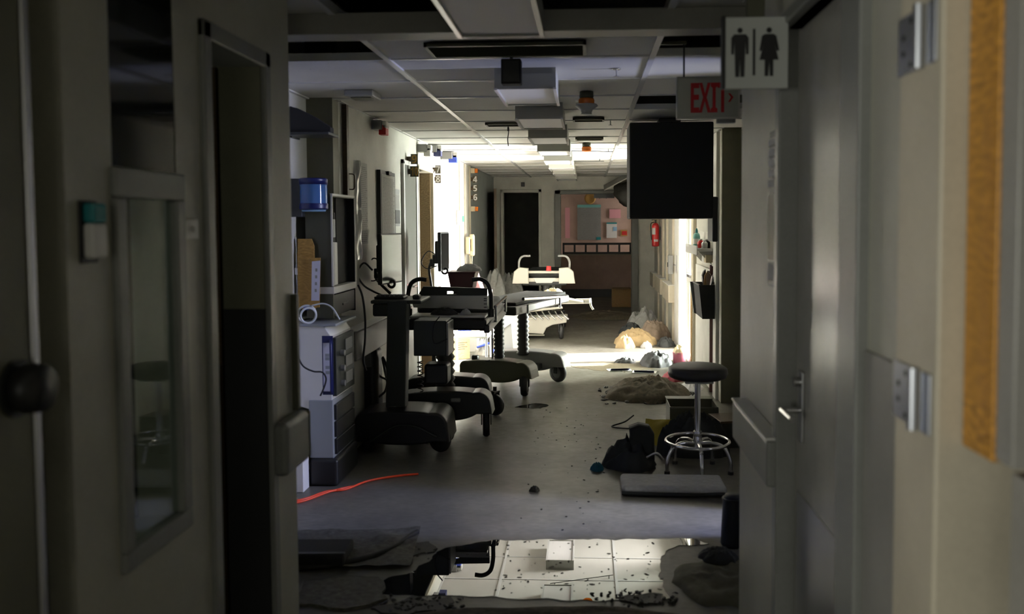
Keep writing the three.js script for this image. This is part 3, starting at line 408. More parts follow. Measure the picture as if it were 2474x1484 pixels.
solo('coiled_tubing', 'loops of clear coiled tubing hung above the white tower', 'tubing', join(new THREE.TorusGeometry(0.05, 0.006, 8, 32).rotateY(0.3), new THREE.TorusGeometry(0.043, 0.006, 8, 32).rotateY(0.5).translate(0.012, -0.006, 0.01), tube([L3(0.03, 0.05, 0), L3(0.09, 0.06, -0.01), L3(0.14, 0.04, -0.01), L3(0.19, -0.03, 0)], 0.005, 20, 6)), mt.clearTube, [-1.6, 1.003, 4.75]);
solo('tubing_clip', 'small bright blue clip above the coiled tubing', 'clip', rbox(0.03, 0.02, 0.02, 0.006), mt.blue, [-1.61, 1.035, 4.77]);
solo('power_cable', 'black cable looping down the white tower side panel', 'cable', tube([L3(-0.1, 0.32, 0), L3(-0.09, 0.26, 0.01), L3(-0.06, 0.2, 0.014), L3(0.0, 0.17, 0.014), L3(0.05, 0.165, 0.014), L3(0.07, 0.13, 0.012), L3(0.05, 0.06, 0.012), L3(0.035, 0.03, 0.012)], 0.005, 40, 6), mt.cable, [-1.555, 0.51, 4.728]);
solo('hanging_cable', 'long black cable hanging from the niche cabinet to the wall rail', 'cable', tube([L3(0, 0, 0), L3(0.03, -0.06, 0.02), L3(0.045, -0.2, 0.01), L3(0.04, -0.36, 0), L3(0.03, -0.5, 0.01), L3(0.05, -0.56, 0.02)], 0.007, 40, 6), mt.cable, [-1.49, 1.12, 5.44]);
solo('hanging_cable', 'black cable looping behind the edge-on monitor to the tray', 'cable', tube([L3(0, 0, 0), L3(-0.06, 0.05, 0), L3(-0.1, -0.02, 0.02), L3(-0.06, -0.1, 0.02), L3(0.0, -0.14, 0.02), L3(0.07, -0.17, 0.03)], 0.007, 40, 6), mt.cable, [-1.47, 1.2, 5.74]);
solo('computer_mouse', 'small black mouse at the right of the workstation tray', 'mouse', rbox(0.05, 0.03, 0.08, 0.014, 0, 0.015, 0), mt.black, [-1.15, 1.01, 5.66]);
{ const t = thing('floor_vacuum', 'upright black canister machine with a looped hose standing by the wall', 'machine', [-1.535, 0, 5.9]); part(t, 'body', rbox(0.14, 0.5, 0.2, 0.05, 0, 0.4, 0), mt.black); part(t, 'label_plate', span(-0.02, 0.03, 0.52, 0.62, 0.098, 0.104, 0.003), mt.grey); part(t, 'handle', tube([L3(-0.05, 0.62, 0), L3(-0.04, 0.68, 0), L3(0.04, 0.68, 0), L3(0.06, 0.6, 0), L3(0.065, 0.45, 0.02), L3(0.12, 0.42, 0.03)], 0.008, 30, 6), mt.cable); part(t, 'base', rbox(0.18, 0.15, 0.24, 0.03, 0, 0.075, 0), mt.charcoal); part(t, 'hose', tube([L3(0.07, 0.3, 0.05), L3(0.12, 0.35, 0.06), L3(0.13, 0.5, 0.05), L3(0.09, 0.58, 0.02), L3(0.12, 0.38, 0)], 0.009, 30, 6), mt.cable); }
const tyreGeo = {}, casterParts = (dia, w) => tyreGeo[dia + ',' + w] ??= { tire: boxUV(lathe([[dia * 0.3, -w / 2], [dia * 0.44, -w / 2], [dia * 0.5, -w * 0.2], [dia * 0.5, w * 0.2], [dia * 0.44, w / 2], [dia * 0.3, w / 2]], 32).rotateZ(Math.PI / 2)), hub: boxUV(lathe([[0, -w * 0.4], [dia * 0.3, -w * 0.4], [dia * 0.31, 0], [dia * 0.3, w * 0.4], [0, w * 0.4]], 24).rotateZ(Math.PI / 2)), fork: boxUV(join(span(-w * 0.75, -w * 0.58, -dia * 0.05, dia * 0.62, -dia * 0.12, dia * 0.12, 0.004), span(w * 0.58, w * 0.75, -dia * 0.05, dia * 0.62, -dia * 0.12, dia * 0.12, 0.004), span(-w * 0.75, w * 0.75, dia * 0.55, dia * 0.65, -dia * 0.14, dia * 0.14, 0.004), cyl(w * 0.3, dia * 0.25, 0, dia * 0.72, 0))) };
function caster(parent, x, z, dia = 0.19, w = 0.05, turn = 0, hub = mt.charcoal) { const c = sub(parent, 'caster'), p = casterParts(dia, w); part(c, 'tire', p.tire, mt.blackRubber, true); part(c, 'hub', p.hub, hub, true); part(c, 'fork', p.fork, mt.charcoal, true); c.position.set(x, dia / 2, z); c.rotation.y = turn; return c; }
const bellows = (r, y0, y1, n, sq) => { const p = []; for (let k = 0; k <= n * 2; k++) p.push([k % 2 ? r : r * 0.76, y0 + (y1 - y0) * k / (n * 2)]); const g = lathe([[0, y0], ...p, [0, y1]], 20); return g; };
function fenderGeo(w, l, y0, y1, droop = 0.05) {   // base shroud spanning the width, with rounded shoulders over the wheels
  const s = new THREE.Shape(); s.moveTo(-w / 2, y0 + droop); s.lineTo(-w / 2, y1 - 0.05); s.quadraticCurveTo(-w / 2, y1 - 0.01, -w / 2 + 0.06, y1 - 0.012); s.bezierCurveTo(-w / 5, y1 + 0.012, w / 5, y1 + 0.01, w / 2 - 0.11, y1 - 0.006); s.quadraticCurveTo(w / 2 - 0.02, y1 + 0.012, w / 2, y1 - 0.06); s.lineTo(w / 2 + 0.012, y0 + droop); s.lineTo(w / 2 - 0.09, y0 + droop); s.quadraticCurveTo(w / 4, y0 - 0.0, 0, y0); s.quadraticCurveTo(-w / 4, y0, -w / 2 + 0.08, y0 + droop); s.closePath();
  return new THREE.ExtrudeGeometry(s, { depth: l, bevelEnabled: true, bevelSize: 0.015, bevelThickness: 0.02, bevelSegments: 3, curveSegments: 12 }).translate(0, 0, -l / 2);
}
{ // dark workstation on wheels
  const t = thing('mobile_workstation', 'dark wheeled workstation with a boxy console beside the wall rail', 'cart', [-1.22, 0, 5.6]);
  part(t, 'base_cover', fenderGeo(0.58, 0.3, 0.08, 0.27, 0.02), mt.black);
  part(t, 'fender_trim', tube([L3(-0.2, 0.1, 0.19), L3(-0.02, 0.2, 0.19), L3(0.1, 0.195, 0.19), L3(0.24, 0.13, 0.19)], 0.008, 24, 6), mt.darkGreen);
  for (const [x, z, a] of [[0.24, 0.07, 0.9], [-0.24, 0.07, 0.2], [0.24, -0.2, 0.5], [-0.24, -0.2, 0]]) caster(t, x, z, 0.18, 0.06, a);
  part(t, 'post', ext([[-0.12, 0.3], [0, 0.3], [0.02, 1.0], [-0.1, 1.0]], 0.09, 0.006).translate(-0.0, 0, -0.04), mt.darkGreen);
  part(t, 'console_box', span(0.06, 0.282, 0.632, 0.87, -0.2, 0.02, 0.008), mt.darkGreen); part(t, 'console_end', span(0.282, 0.296, 0.635, 0.855, -0.2, 0.025, 0.003), mt.grey); part(t, 'console_cable', tube([L3(0.24, 0.9, 0.03), L3(0.2, 0.84, 0.035), L3(0.205, 0.72, 0.035), L3(0.29, 0.75, 0.035)], 0.004, 24, 6), mt.cable);
  part(t, 'work_tray', span(-0.22, 0.12, 0.985, 1.01, -0.3, 0.05, 0.01), mt.darkGreen); part(t, 'tray_bin', span(-0.21, -0.1, 0.9, 0.985, -0.28, 0.04, 0.015), mt.darkGreen);
  part(t, 'power_pack', rbox(0.16, 0.14, 0.16, 0.02, 0.2, 0.5, -0.1), mt.black);
  part(t, 'curly_cord', tube(Array.from({ length: 36 }, (_, k) => L3(0.1 + 0.018 * Math.cos(k * 1.3), 0.6 - k * 0.006, 0.0 + 0.018 * Math.sin(k * 1.3))), 0.004, 120, 5), mt.cable); }
solo('keyboard', 'black keyboard lying on the workstation tray', 'keyboard', join(rbox(0.2, 0.018, 0.14, 0.006), ...Array.from({ length: 18 }, (_, k) => box(0.025, 0.008, 0.025, -0.078 + (k % 6) * 0.031, 0.012, -0.04 + Math.floor(k / 6) * 0.035))), mt.black, [-1.33, 1.02, 5.68]);
function monitor(label, x, y, d, w, h, turn, arm, stand) { const t = thing('monitor', label, 'monitor', [x, y, d], turn, 'edge-on monitors on arms'); part(t, 'bezel', rbox(w, h, 0.03, 0.008, 0, h / 2, 0), mt.black); part(t, 'screen', span(-w / 2 + 0.012, w / 2 - 0.012, 0.012, h - 0.012, 0.015, 0.017), mt.screen); part(t, 'rear_shell', rbox(w * 0.7, h * 0.55, 0.04, 0.01, 0, h * 0.5, -0.03), mt.blackMatte); part(t, 'tilt_bracket', join(span(-0.04, 0.04, h * 0.18, h * 0.42, -0.09, -0.04, 0.01), span(-0.02, 0.02, h * 0.1, h * 0.3, -0.12, -0.08, 0.008)), mt.black); part(t, 'grip', new THREE.TorusGeometry(0.025, 0.01, 8, 20).rotateY(Math.PI / 2).translate(0, -0.002, 0.01), mt.black); part(t, 'arm', tube(arm, 0.012, 24, 8), mt.black); part(t, 'cable_loop', tube([L3(0, h * 0.4, -0.06), L3(0.02, h * 0.5, -0.14), L3(0.01, h * 0.2, -0.2), L3(0, h * 0.05, -0.15), L3(0, h * 0.12, -0.06)], 0.005, 30, 6), mt.cable); if (stand) part(t, 'stand_post', join(cyl(0.02, 0.9, 0.03, -0.66, -0.1), cyl(0.12, 0.03, 0.03, -1.095, -0.1, 0.11)), mt.charcoal); return t; }
monitor('edge-on monitor with a pale side above the dark workstation', -1.41, 1.09, 6.0, 0.34, 0.36, 1.35, [L3(0, 0.1, -0.1), L3(0.01, 0.05, -0.12), L3(0.04, 0.0, -0.1), L3(0.12, -0.08, -0.06)]);
monitor('edge-on black monitor silhouetted against the bright wall', -1.245, 1.11, 7.3, 0.3, 0.335, 1.5, [L3(0, 0.1, -0.1), L3(0.01, 0.02, -0.13), L3(0.02, -0.1, -0.12), L3(0.03, -0.25, -0.1)], true);
// ---------------------------------------------------------------- stretchers
{ const t = thing('hospital_stretcher', 'dark stretcher nearest the camera, with steel back plate and black push handles', 'stretcher', [-1.01, 0, 6.28]);
  for (const [z, x0] of [[0.28, 0.0], [-0.32, -0.08]]) part(t, 'base_cover', fenderGeo(0.62, 0.16, 0.13, 0.31).translate(x0, 0, z), mt.charcoal);
  part(t, 'base_frame', join(span(-0.22, -0.14, 0.14, 0.22, -0.3, 0.26, 0.01), span(0.08, 0.16, 0.14, 0.22, -0.3, 0.26, 0.01)), mt.charcoal);
  caster(t, 0.29, 0.33, 0.19, 0.05, 0.12); caster(t, 0.28, -0.33, 0.17, 0.05, 1.0); caster(t, -0.25, 0.3, 0.19, 0.05, 0.3); caster(t, -0.3, -0.3, 0.17, 0.05, 0.1);
  part(t, 'bellows_column', bellows(0.075, 0.27, 0.76, 9).translate(-0.06, 0, -0.02), mt.black);
  part(t, 'litter_frame', join(span(-0.3, 0.3, 0.76, 0.84, -0.92, 0.35, 0.02), span(-0.34, -0.3, 0.74, 0.8, -0.92, 0.35, 0.01), span(0.28, 0.32, 0.74, 0.8, -0.92, 0.35, 0.01)), mt.black);
  part(t, 'mattress', span(-0.27, 0.27, 0.84, 0.9, -0.9, -0.02, 0.025), mt.blackCloth);
  part(t, 'back_plate', ext([[-0.27, 0.9], [0.275, 0.885], [0.275, 0.985], [-0.3, 0.985]], 0.012, 0.002).translate(0, 0, 0.08), mt.steel);
  part(t, 'plate_notches', join(...[0.9, 0.925, 0.95, 0.965].map(y => box(0.022, 0.006, 0.004, 0.262, y, 0.097))), mt.black);
  part(t, 'head_panel', ext([[-0.24, 0.985], [0.27, 0.985], [0.27, 1.035], [-0.2, 1.05]], 0.02, 0.004, [[-0.03, 0.992], [0.05, 0.992], [0.05, 1.008], [0.01, 1.022], [-0.03, 1.02]]).translate(0, 0, 0.05), mt.darkGreen);
  for (const s of [-1, 1]) { const h = sub(t, 'push_handle'); part(h, 'grip', tube([L3(s * 0.305, 0.84, 0.1), L3(s * 0.305, 1.0, 0.12), L3(s * 0.28, 1.08, 0.12), L3(s * 0.225, 1.11, 0.12), L3(s * 0.17, 1.105, 0.12)], 0.016, 30, 10), mt.black); part(h, 'socket', cyl(0.024, 0.06, s * 0.305, 0.86, 0.1), mt.charcoal); }
  part(t, 'clear_tray', span(-0.25, 0.29, 0.845, 0.862, 0.12, 0.34, 0.006), mt.steel); part(t, 'side_rail', join(rod(L3(0.33, 0.9, 0.05), L3(0.33, 0.9, -0.8), 0.012), rod(L3(0.33, 0.9, 0.0), L3(0.33, 0.78, 0.0), 0.01), rod(L3(0.33, 0.9, -0.75), L3(0.33, 0.78, -0.75), 0.01)), mt.chrome);
  part(t, 'brake_pedal', join(rod(L3(-0.1, 0.27, 0.3), L3(0.06, 0.27, 0.36), 0.012), rbox(0.07, 0.03, 0.05, 0.01, 0.08, 0.27, 0.37)), mt.grey); }
solo('cloth_scraps', 'dark crumpled glove scraps on the near stretcher tray', 'scraps', pileGeo(0.2, 0.1, 0.05, 4), mt.blackCloth, [-1.03, 0.863, 6.05]);
solo('paper_scrap', 'crumpled pale wipe beside the gloves on the near stretcher', 'wipe', pileGeo(0.08, 0.06, 0.04, 9), mt.whiteCloth, [-0.87, 0.863, 6.03]);
{ const t = thing('wash_basin', 'dark maroon basin standing on the near stretcher', 'basin', [-1.02, 0.9, 6.95]); part(t, 'tub', ext([[-0.085, 0], [0.085, 0], [0.11, 0.13], [-0.11, 0.13]], 0.24, 0.004).translate(0, 0.09, -0.12), mt.maroon); part(t, 'rim', span(-0.118, 0.118, 0.215, 0.226, -0.13, 0.13, 0.004), mt.maroon); part(t, 'stand_block', span(-0.07, 0.07, 0, 0.095, -0.1, 0.1, 0.004), mt.black); }
solo('crumpled_paper', 'crumpled white paper poking out of the maroon basin', 'paper', pileGeo(0.2, 0.16, 0.06, 15), mt.whiteCloth, [-0.97, 1.127, 6.95]);
{ const t = thing('hospital_stretcher', 'stretcher turned askew with two black bellows columns and a cream rail', 'stretcher', [-0.66, 0, 7.78], -0.33);
  part(t, 'base_cover', fenderGeo(0.66, 0.16, 0.12, 0.285).translate(-0.04, 0, 0.3), mt.olive); part(t, 'base_cover', fenderGeo(0.7, 0.16, 0.13, 0.285).translate(0.02, 0, -0.3), mt.grey);
  part(t, 'base_frame', join(span(-0.2, -0.12, 0.14, 0.2, -0.28, 0.28, 0.01), span(0.1, 0.18, 0.14, 0.2, -0.28, 0.28, 0.01), span(-0.05, 0.02, 0.1, 0.16, -0.28, 0.28, 0.01)), mt.charcoal);
  caster(t, 0.24, 0.36, 0.19, 0.06, 0.3); caster(t, 0.28, -0.36, 0.19, 0.06, 1.2, mt.grey); caster(t, -0.3, 0.3, 0.19, 0.05, 0.3); caster(t, -0.28, -0.3, 0.19, 0.05, 0.4);
  part(t, 'bellows_column', bellows(0.052, 0.27, 0.74, 13).translate(-0.05, 0, 0.26), mt.black); part(t, 'bellows_column', bellows(0.062, 0.27, 0.74, 11).translate(-0.005, 0, -0.18), mt.black);
  part(t, 'support_tube', rod(L3(-0.1, 0.27, 0.3), L3(-0.1, 0.78, 0.3), 0.008), mt.chrome);
  part(t, 'litter_frame', join(span(-0.26, 0.22, 0.72, 0.8, -0.85, 0.5, 0.02)), mt.black); part(t, 'mattress_deck', span(-0.24, 0.2, 0.8, 0.83, -0.8, 0.45, 0.01), mt.blackMatte);
  part(t, 'side_rail', join(rod(L3(0.25, 0.86, 0.4), L3(0.25, 0.8, -0.6), 0.014), rod(L3(0.25, 0.8, 0.3), L3(0.25, 0.72, 0.3), 0.01), rod(L3(0.25, 0.8, -0.5), L3(0.25, 0.7, -0.5), 0.01)), mt.chrome);
  part(t, 'rail_latch', join(rbox(0.05, 0.03, 0.03, 0.008, -0.15, 0.84, 0.48), rbox(0.03, 0.05, 0.03, 0.008, 0.1, 0.8, 0.5)), mt.chrome);
  const e = sub(t, 'end_rail'); part(e, 'bar', rod(L3(-0.26, 0.665, -1.35), L3(0.27, 0.69, -1.35), 0.028, 14), mt.eggshell); part(e, 'hook', join(tube([L3(0.27, 0.72, -1.35), L3(0.28, 0.64, -1.35), L3(0.305, 0.6, -1.35)], 0.012, 12, 8), tube([L3(-0.27, 0.72, -1.35), L3(-0.27, 0.64, -1.35), L3(-0.25, 0.6, -1.35)], 0.012, 12, 8)), mt.eggshell); part(e, 'strap', new THREE.TorusGeometry(0.03, 0.006, 6, 20).rotateY(Math.PI / 2).translate(-0.05, 0.68, -1.35), mt.black); part(e, 'link', join(rod(L3(-0.2, 0.66, -1.35), L3(-0.2, 0.76, -0.84), 0.014), rod(L3(0.2, 0.68, -1.35), L3(0.2, 0.76, -0.84), 0.014)), mt.steel);
  part(t, 'brake_pedal', join(rod(L3(-0.22, 0.28, 0.36), L3(-0.08, 0.3, 0.4), 0.01), rbox(0.06, 0.05, 0.05, 0.015, -0.25, 0.31, 0.34)), mt.black); }
{ const t = thing('hospital_stretcher', 'cream stretcher farther back with chrome pedals and two grey handles', 'stretcher', [-0.56, 0, 11.3]);
  part(t, 'end_panel', join(span(-0.36, 0.34, 0.75, 0.8, 0.2, 0.26, 0.015), span(-0.3, 0.28, 0.86, 0.895, 0.2, 0.24, 0.012)), mt.eggshell);
  for (const s of [-1, 1]) { part(t, 'corner_block', ext([[-0.1, 0.74], [0.09, 0.74], [0.09, 0.92], [-0.02, 0.93], [-0.08, 0.88]].map(([x, y]) => [s * -x, y]), 0.1, 0.01).translate(s * 0.3 - 0.005, 0, 0.18), mt.eggshell); part(t, 'push_handle', tube([L3(s * 0.33, 0.92, 0.2), L3(s * 0.33, 1.02, 0.2), L3(s * 0.29, 1.08, 0.2), L3(s * 0.18, 1.09, 0.2)], 0.014, 24, 8), mt.grey); part(t, 'bumper_roll', cyl(0.04, 0.04, s * 0.36, 0.75, 0.24), mt.eggshell); }
  part(t, 'head_board', ext([[-0.1, 0.8], [0.1, 0.8], [0.15, 0.86], [-0.14, 0.86]], 0.02, 0.004).translate(0, -0.06, 0.24), mt.white);
  part(t, 'litter_frame', span(-0.3, 0.3, 0.7, 0.78, -1.5, 0.2, 0.02), mt.charcoal); part(t, 'mattress', span(-0.28, 0.28, 0.78, 0.86, -1.45, 0.15, 0.03), mt.blackCloth);
  part(t, 'bellows_column', bellows(0.08, 0.3, 0.72, 9).translate(0, 0, -0.4), mt.black);
  part(t, 'base_cover', ext([[-0.3, 0.1], [-0.02, 0.08], [0.02, 0.16], [0.1, 0.2], [0.28, 0.23], [0.29, 0.29], [-0.28, 0.27]], 0.3, 0.012).translate(0, 0, 0.0), mt.eggshell);
  part(t, 'base_rail', join(rod(L3(-0.22, 0.36, 0.2), L3(0.24, 0.41, 0.2), 0.016), rod(L3(-0.28, 0.05, 0.25), L3(0.0, 0.05, 0.25), 0.012), rod(L3(-0.2, 0.42, 0.1), L3(0.12, 0.44, 0.1), 0.012)), mt.eggshell);
  for (let k = 0; k < 6; k++) part(t, 'foot_pedal', join(rod(L3(-0.2 + k * 0.085, 0.36, 0.24), L3(-0.16 + k * 0.085, 0.31, 0.3), 0.009), rod(L3(-0.16 + k * 0.085, 0.31, 0.3), L3(-0.1 + k * 0.085, 0.265, 0.34), 0.013)), mt.chrome);
  part(t, 'base_frame', span(-0.25, 0.25, 0.18, 0.24, -1.0, 0.02, 0.01), mt.charcoal);
  caster(t, 0.22, 0.26, 0.19, 0.05, 0.1, mt.grey); caster(t, -0.26, 0.2, 0.15, 0.05, 0.2, mt.grey); caster(t, 0.22, -0.95, 0.19, 0.05, 0.1); caster(t, -0.22, -0.95, 0.19, 0.05, 0.1); }
solo('pillow_lump', 'pale folded pillow on the cream end rail', 'pillow', pileGeo(0.28, 0.18, 0.1, 22), mt.ivory, [-0.36, 0.725, 9.05]);
solo('red_cup', 'small red plastic cup on the far cream stretcher', 'cup', cyl(0.035, 0.06, 0, 0.03, 0, 0.03), mt.red, [-0.5, 0.897, 11.08]);
solo('linen_heap', 'tall heap of grey linen leaning at the far left wall', 'linen', pileGeo(0.42, 0.4, 1.5, 27, 0.5, 0.3), mt.greyCloth, [-1.3, 0, 11.8]);
solo('linen_heap', 'lower heap of pale linen beside the far stretcher', 'linen', pileGeo(0.56, 0.5, 1.3, 31, 0.5, 0.3), mt.greyCloth, [-1.15, 0, 12.6]);
// ---------------------------------------------------------------- sunlit things behind the stretchers
{ const t = thing('carton', 'tan printed carton standing in the sunlight by the left wall', 'carton', [-1.44, 0, 9.45], 0.5); part(t, 'body', span(-0.09, 0.09, 0, 0.24, -0.09, 0.09, 0.003), mt.boxTan); part(t, 'flap', span(-0.09, 0.09, 0.24, 0.246, -0.09, 0.0), mt.boxTan); for (let k = 0; k < 4; k++) part(t, 'printed_line', span(-0.07, 0.03 + 0.03 * (k % 2), 0.11 + k * 0.024, 0.116 + k * 0.024, 0.09, 0.091), mt.brown); }
{ const t = thing('blue_crate', 'blue and white plastic packs piled above the tan carton', 'packaging', [-1.42, 0, 9.98], 0.0); part(t, 'pack', span(-0.13, 0.13, 0, 0.19, -0.1, 0.1, 0.01), mt.white); part(t, 'wrap', span(-0.13, 0.05, 0.19, 0.29, -0.1, 0.08, 0.01), mt.blue); part(t, 'lid', span(0.05, 0.13, 0.19, 0.27, -0.1, 0.08, 0.01), mt.white); }
{ const t = thing('plastic_wrap', 'blue streaked clear packaging beside the carton on the floor', 'packaging', [-1.2, 0, 9.72], 0.3); part(t, 'wrap', pileGeo(0.2, 0.2, 0.2, 35), mt.white); part(t, 'band', rbox(0.16, 0.02, 0.05, 0.008, 0.02, 0.12, 0.08).rotateZ(0.3), mt.blue); }
{ const t = thing('draped_sheet', 'white sheet draped over a grey box in the sunlight', 'sheet', [-0.93, 0, 9.6]); part(t, 'box_core', span(-0.12, 0.12, 0, 0.42, -0.12, 0.12, 0.01), mt.grey); part(t, 'cloth', ext([[-0.15, 0.2], [-0.13, 0.52], [0.16, 0.52], [0.19, 0.05], [0.11, 0.05], [0.08, 0.4], [-0.1, 0.28]], 0.27, 0.008).translate(0, 0, -0.13), mt.whiteCloth); part(t, 'band', span(-0.16, 0.2, 0.06, 0.1, 0.13, 0.16, 0.01), mt.blue); }
solo('pink_cushion', 'glossy pink folded cushion catching the light behind the handles', 'cushion', ext([[-0.1, 0], [0.09, 0], [0.03, 0.16], [-0.05, 0.13], [-0.04, 0.09], [-0.12, 0.07]], 0.12, 0.02), mt.pinkCloth, [-1.2, 0.808, 9.0]);
solo('pink_cushion', 'round pink cushion edge seen between the two bellows columns', 'cushion', rbox(0.22, 0.09, 0.2, 0.04), mt.pinkCloth, [-0.9, 0.58, 9.6]);
{ const t = thing('supply_trolley', 'pale trolley under the pink cushion by the sunlit wall', 'trolley', [-1.25, 0, 9.1]); part(t, 'top', span(-0.22, 0.2, 0.75, 0.785, -0.25, 0.22, 0.006), mt.white); for (const [x, z] of [[-0.2, -0.22], [0.18, -0.22], [-0.2, 0.2], [0.18, 0.2]]) part(t, 'leg', rod(L3(x, 0, z), L3(x, 0.75, z), 0.012), mt.steel); part(t, 'shelf', span(-0.22, 0.2, 0.3, 0.32, -0.25, 0.22, 0.004), mt.white); }
// ---------------------------------------------------------------- right wall, middle and far
function pileGeo(w, l, h, sd, power = 0.7, smooth = 1) {   // crumpled heap with folds, flat underneath
  const R = 16, A = 44, P = [], I = [];
  for (let i = 0; i <= R; i++) for (let j = 0; j < A; j++) {
    const r = i / R, a = j / A * Math.PI * 2, ca = Math.cos(a), sa = Math.sin(a), e = 1 + 0.42 * fbm(ca * 1.6 + sd, sa * 1.6, sd * 1.7, 3);
    const x = ca * r * e, z = sa * r * e, rid = 1 - Math.abs(2.4 * fbm(x * 1.7 + sd * 3.1, z * 1.7, sd, 3)), fine = fbm(x * 5 + sd, z * 5, sd + 4, 2);
    const y = i === R ? 0.0 : h * Math.pow(1 - r * r, power) * (0.45 + smooth * (0.5 * Math.max(0, rid) + 0.34 * fine)) + 0.004;
    P.push(x * w / 2, Math.max(0.001, y), z * l / 2);
  }
  for (let i = 0; i < R; i++) for (let j = 0; j < A; j++) { const a = i * A + j, b = i * A + (j + 1) % A, c = a + A, d = b + A; if (i > 0) I.push(a, b, d); I.push(a, d, c); }
  const g = new THREE.BufferGeometry(); g.setAttribute('position', new THREE.Float32BufferAttribute(P, 3)); g.setIndex(I); g.computeVertexNormals(); g.setAttribute('uv', new THREE.Float32BufferAttribute(P.length / 3 * 2, 2)); return g;
}
{ const w = structure('door_7', 'sunlit open doorway on the right'); part(w, 'door_frame', join(wspan(1.1, 1.26, 0, 2.1, 10.2, 10.26, 0.005), wspan(1.1, 1.26, 0, 2.1, 9.36, 9.43, 0.005), wspan(1.1, 1.26, 2.06, 2.1, 9.36, 10.26, 0.005)), mt.white); part(w, 'door_leaf', wspan(1.24, 1.95, 0.01, 2.05, 10.19, 10.225), mt.white); part(w, 'far_panel', wspan(1.1, 1.12, 0, 2.06, 10.26, 10.7), mt.whiteMatte);
  const h = sub(w, 'door_handle'); part(h, 'plate', wspan(1.092, 1.1, 0.9, 1.12, 10.34, 10.4, 0.003), mt.steel); part(h, 'grip', rod(V(1.07, 1.0, 10.34), V(1.07, 1.0, 10.45), 0.009), mt.chrome); }
{ const w = structure('window_2', 'white framed glass sidelight by the sunlit doorway'); part(w, 'window_frame', join(wspan(1.1, 1.24, 0, 2.06, 8.94, 8.99, 0.004), wspan(1.1, 1.24, 0, 0.08, 8.94, 9.36), wspan(1.1, 1.24, 0.88, 0.96, 8.94, 9.36), wspan(1.1, 1.24, 2.0, 2.06, 8.94, 9.36)), mt.white); for (const [a, b] of [[0.08, 0.88], [0.96, 2.0]]) part(w, 'pane', wspan(1.16, 1.166, a, b, 8.99, 9.36), mt.glass); part(w, 'push_bar', wspan(1.085, 1.1, 0.93, 0.96, 9.0, 9.3, 0.004), mt.alu); }
{ const w = structure('trim_6'); part(w, 'corner_post', wspan(1.085, 1.12, 0, 2.28, 8.72, 8.86, 0.006), mt.cream); part(w, 'post_guard', wspan(1.075, 1.09, 0, 0.85, 8.74, 8.84, 0.004), mt.cardboard); }
{ const t = thing('wall_cabinet', 'plain white panel cabinet on the right wall under the shelf', 'cabinet', [1.12, 0, 7.9]); part(t, 'panel', span(-0.02, 0, 0.02, 1.1, -0.72, 0.3, 0.003), mt.whiteMatte); part(t, 'edge_strip', span(-0.028, 0, 0, 1.14, 0.3, 0.33, 0.003), mt.maroon); part(t, 'end_post', span(-0.026, 0, 0, 2.28, 0.5, 0.66, 0.003), mt.white); }
{ const t = thing('wall_shelf', 'white wall shelf above the black file bin', 'shelf', [1.12, 1.13, 7.85]); part(t, 'board', span(-0.15, 0, 0.13, 0.155, -0.5, 0.35, 0.004), mt.white); part(t, 'lip', span(-0.155, -0.145, 0.1, 0.18, -0.5, 0.35, 0.002), mt.white); part(t, 'back_panel', span(-0.012, 0, 0, 0.3, -0.5, 0.4, 0.003), mt.whiteMatte); for (const z of [-0.4, 0.25]) part(t, 'bracket', ext([[-0.13, 0.13], [0, 0.13], [0, 0.0]], 0.016, 0.002).translate(0, 0, z), mt.white); part(t, 'outlet_box', span(-0.07, -0.012, 0.03, 0.1, 0.2, 0.32, 0.004), mt.ivory); }
{ const t = thing('pump_bottle', 'teal plastic bottle standing on the white shelf', 'bottle', [1.035, 1.285, 8.05]); part(t, 'body', lathe([[0, 0], [0.03, 0], [0.033, 0.01], [0.033, 0.1], [0.026, 0.125], [0.012, 0.135], [0, 0.135]]), mt.tealLight); part(t, 'cap', lathe([[0, 0.135], [0.013, 0.135], [0.011, 0.16], [0.005, 0.178], [0, 0.178]]), mt.teal); part(t, 'label', lathe([[0.0336, 0.03], [0.0336, 0.08]]), mt.white); }
for (const [x, d, m, l, s] of [[1.04, 7.8, mt.red, 'small red bottle lying among things on the white shelf', 0.05], [1.08, 7.7, mt.black, 'small black box on the white shelf', 0.05], [1.05, 7.62, mt.steel, 'metal tin at the near end of the white shelf', 0.045]]) { const t = thing('shelf_item', l, 'container', [x, 1.285, d]); part(t, 'body', lathe([[0, 0], [s * 0.6, 0], [s * 0.62, s], [s * 0.3, s * 1.4], [0, s * 1.4]]), m); part(t, 'lid', cyl(s * 0.3, s * 0.25, 0, s * 1.5, 0), mt.white); }
{ const t = thing('file_bin', 'black tapered bin mounted on the right wall', 'bin', [1.12, 0.69, 7.5]); const tub = [[-0.13, 0], [0, 0], [0, 0.29], [-0.16, 0.29]]; part(t, 'tub', join(ext(tub, 0.01, 0.001).translate(0, 0, -0.21), ext(tub, 0.01, 0.001).translate(0, 0, 0.2), ext([[-0.13, 0], [-0.12, 0], [-0.15, 0.29], [-0.16, 0.29]], 0.4, 0).translate(0, 0, -0.2), span(-0.125, 0, 0, 0.01, -0.2, 0.2)), mt.blackMatte); part(t, 'side_guard', ext([[-0.15, 0.01], [-0.13, 0.0], [-0.16, 0.29], [-0.185, 0.29]], 0.02, 0.002).translate(0, 0, -0.23), mt.grey); part(t, 'back_plate', span(-0.01, 0, 0, 0.34, -0.22, 0.22, 0.003), mt.black); part(t, 'rim', span(-0.165, -0.148, 0.285, 0.296, -0.215, 0.215, 0.003), mt.black); }
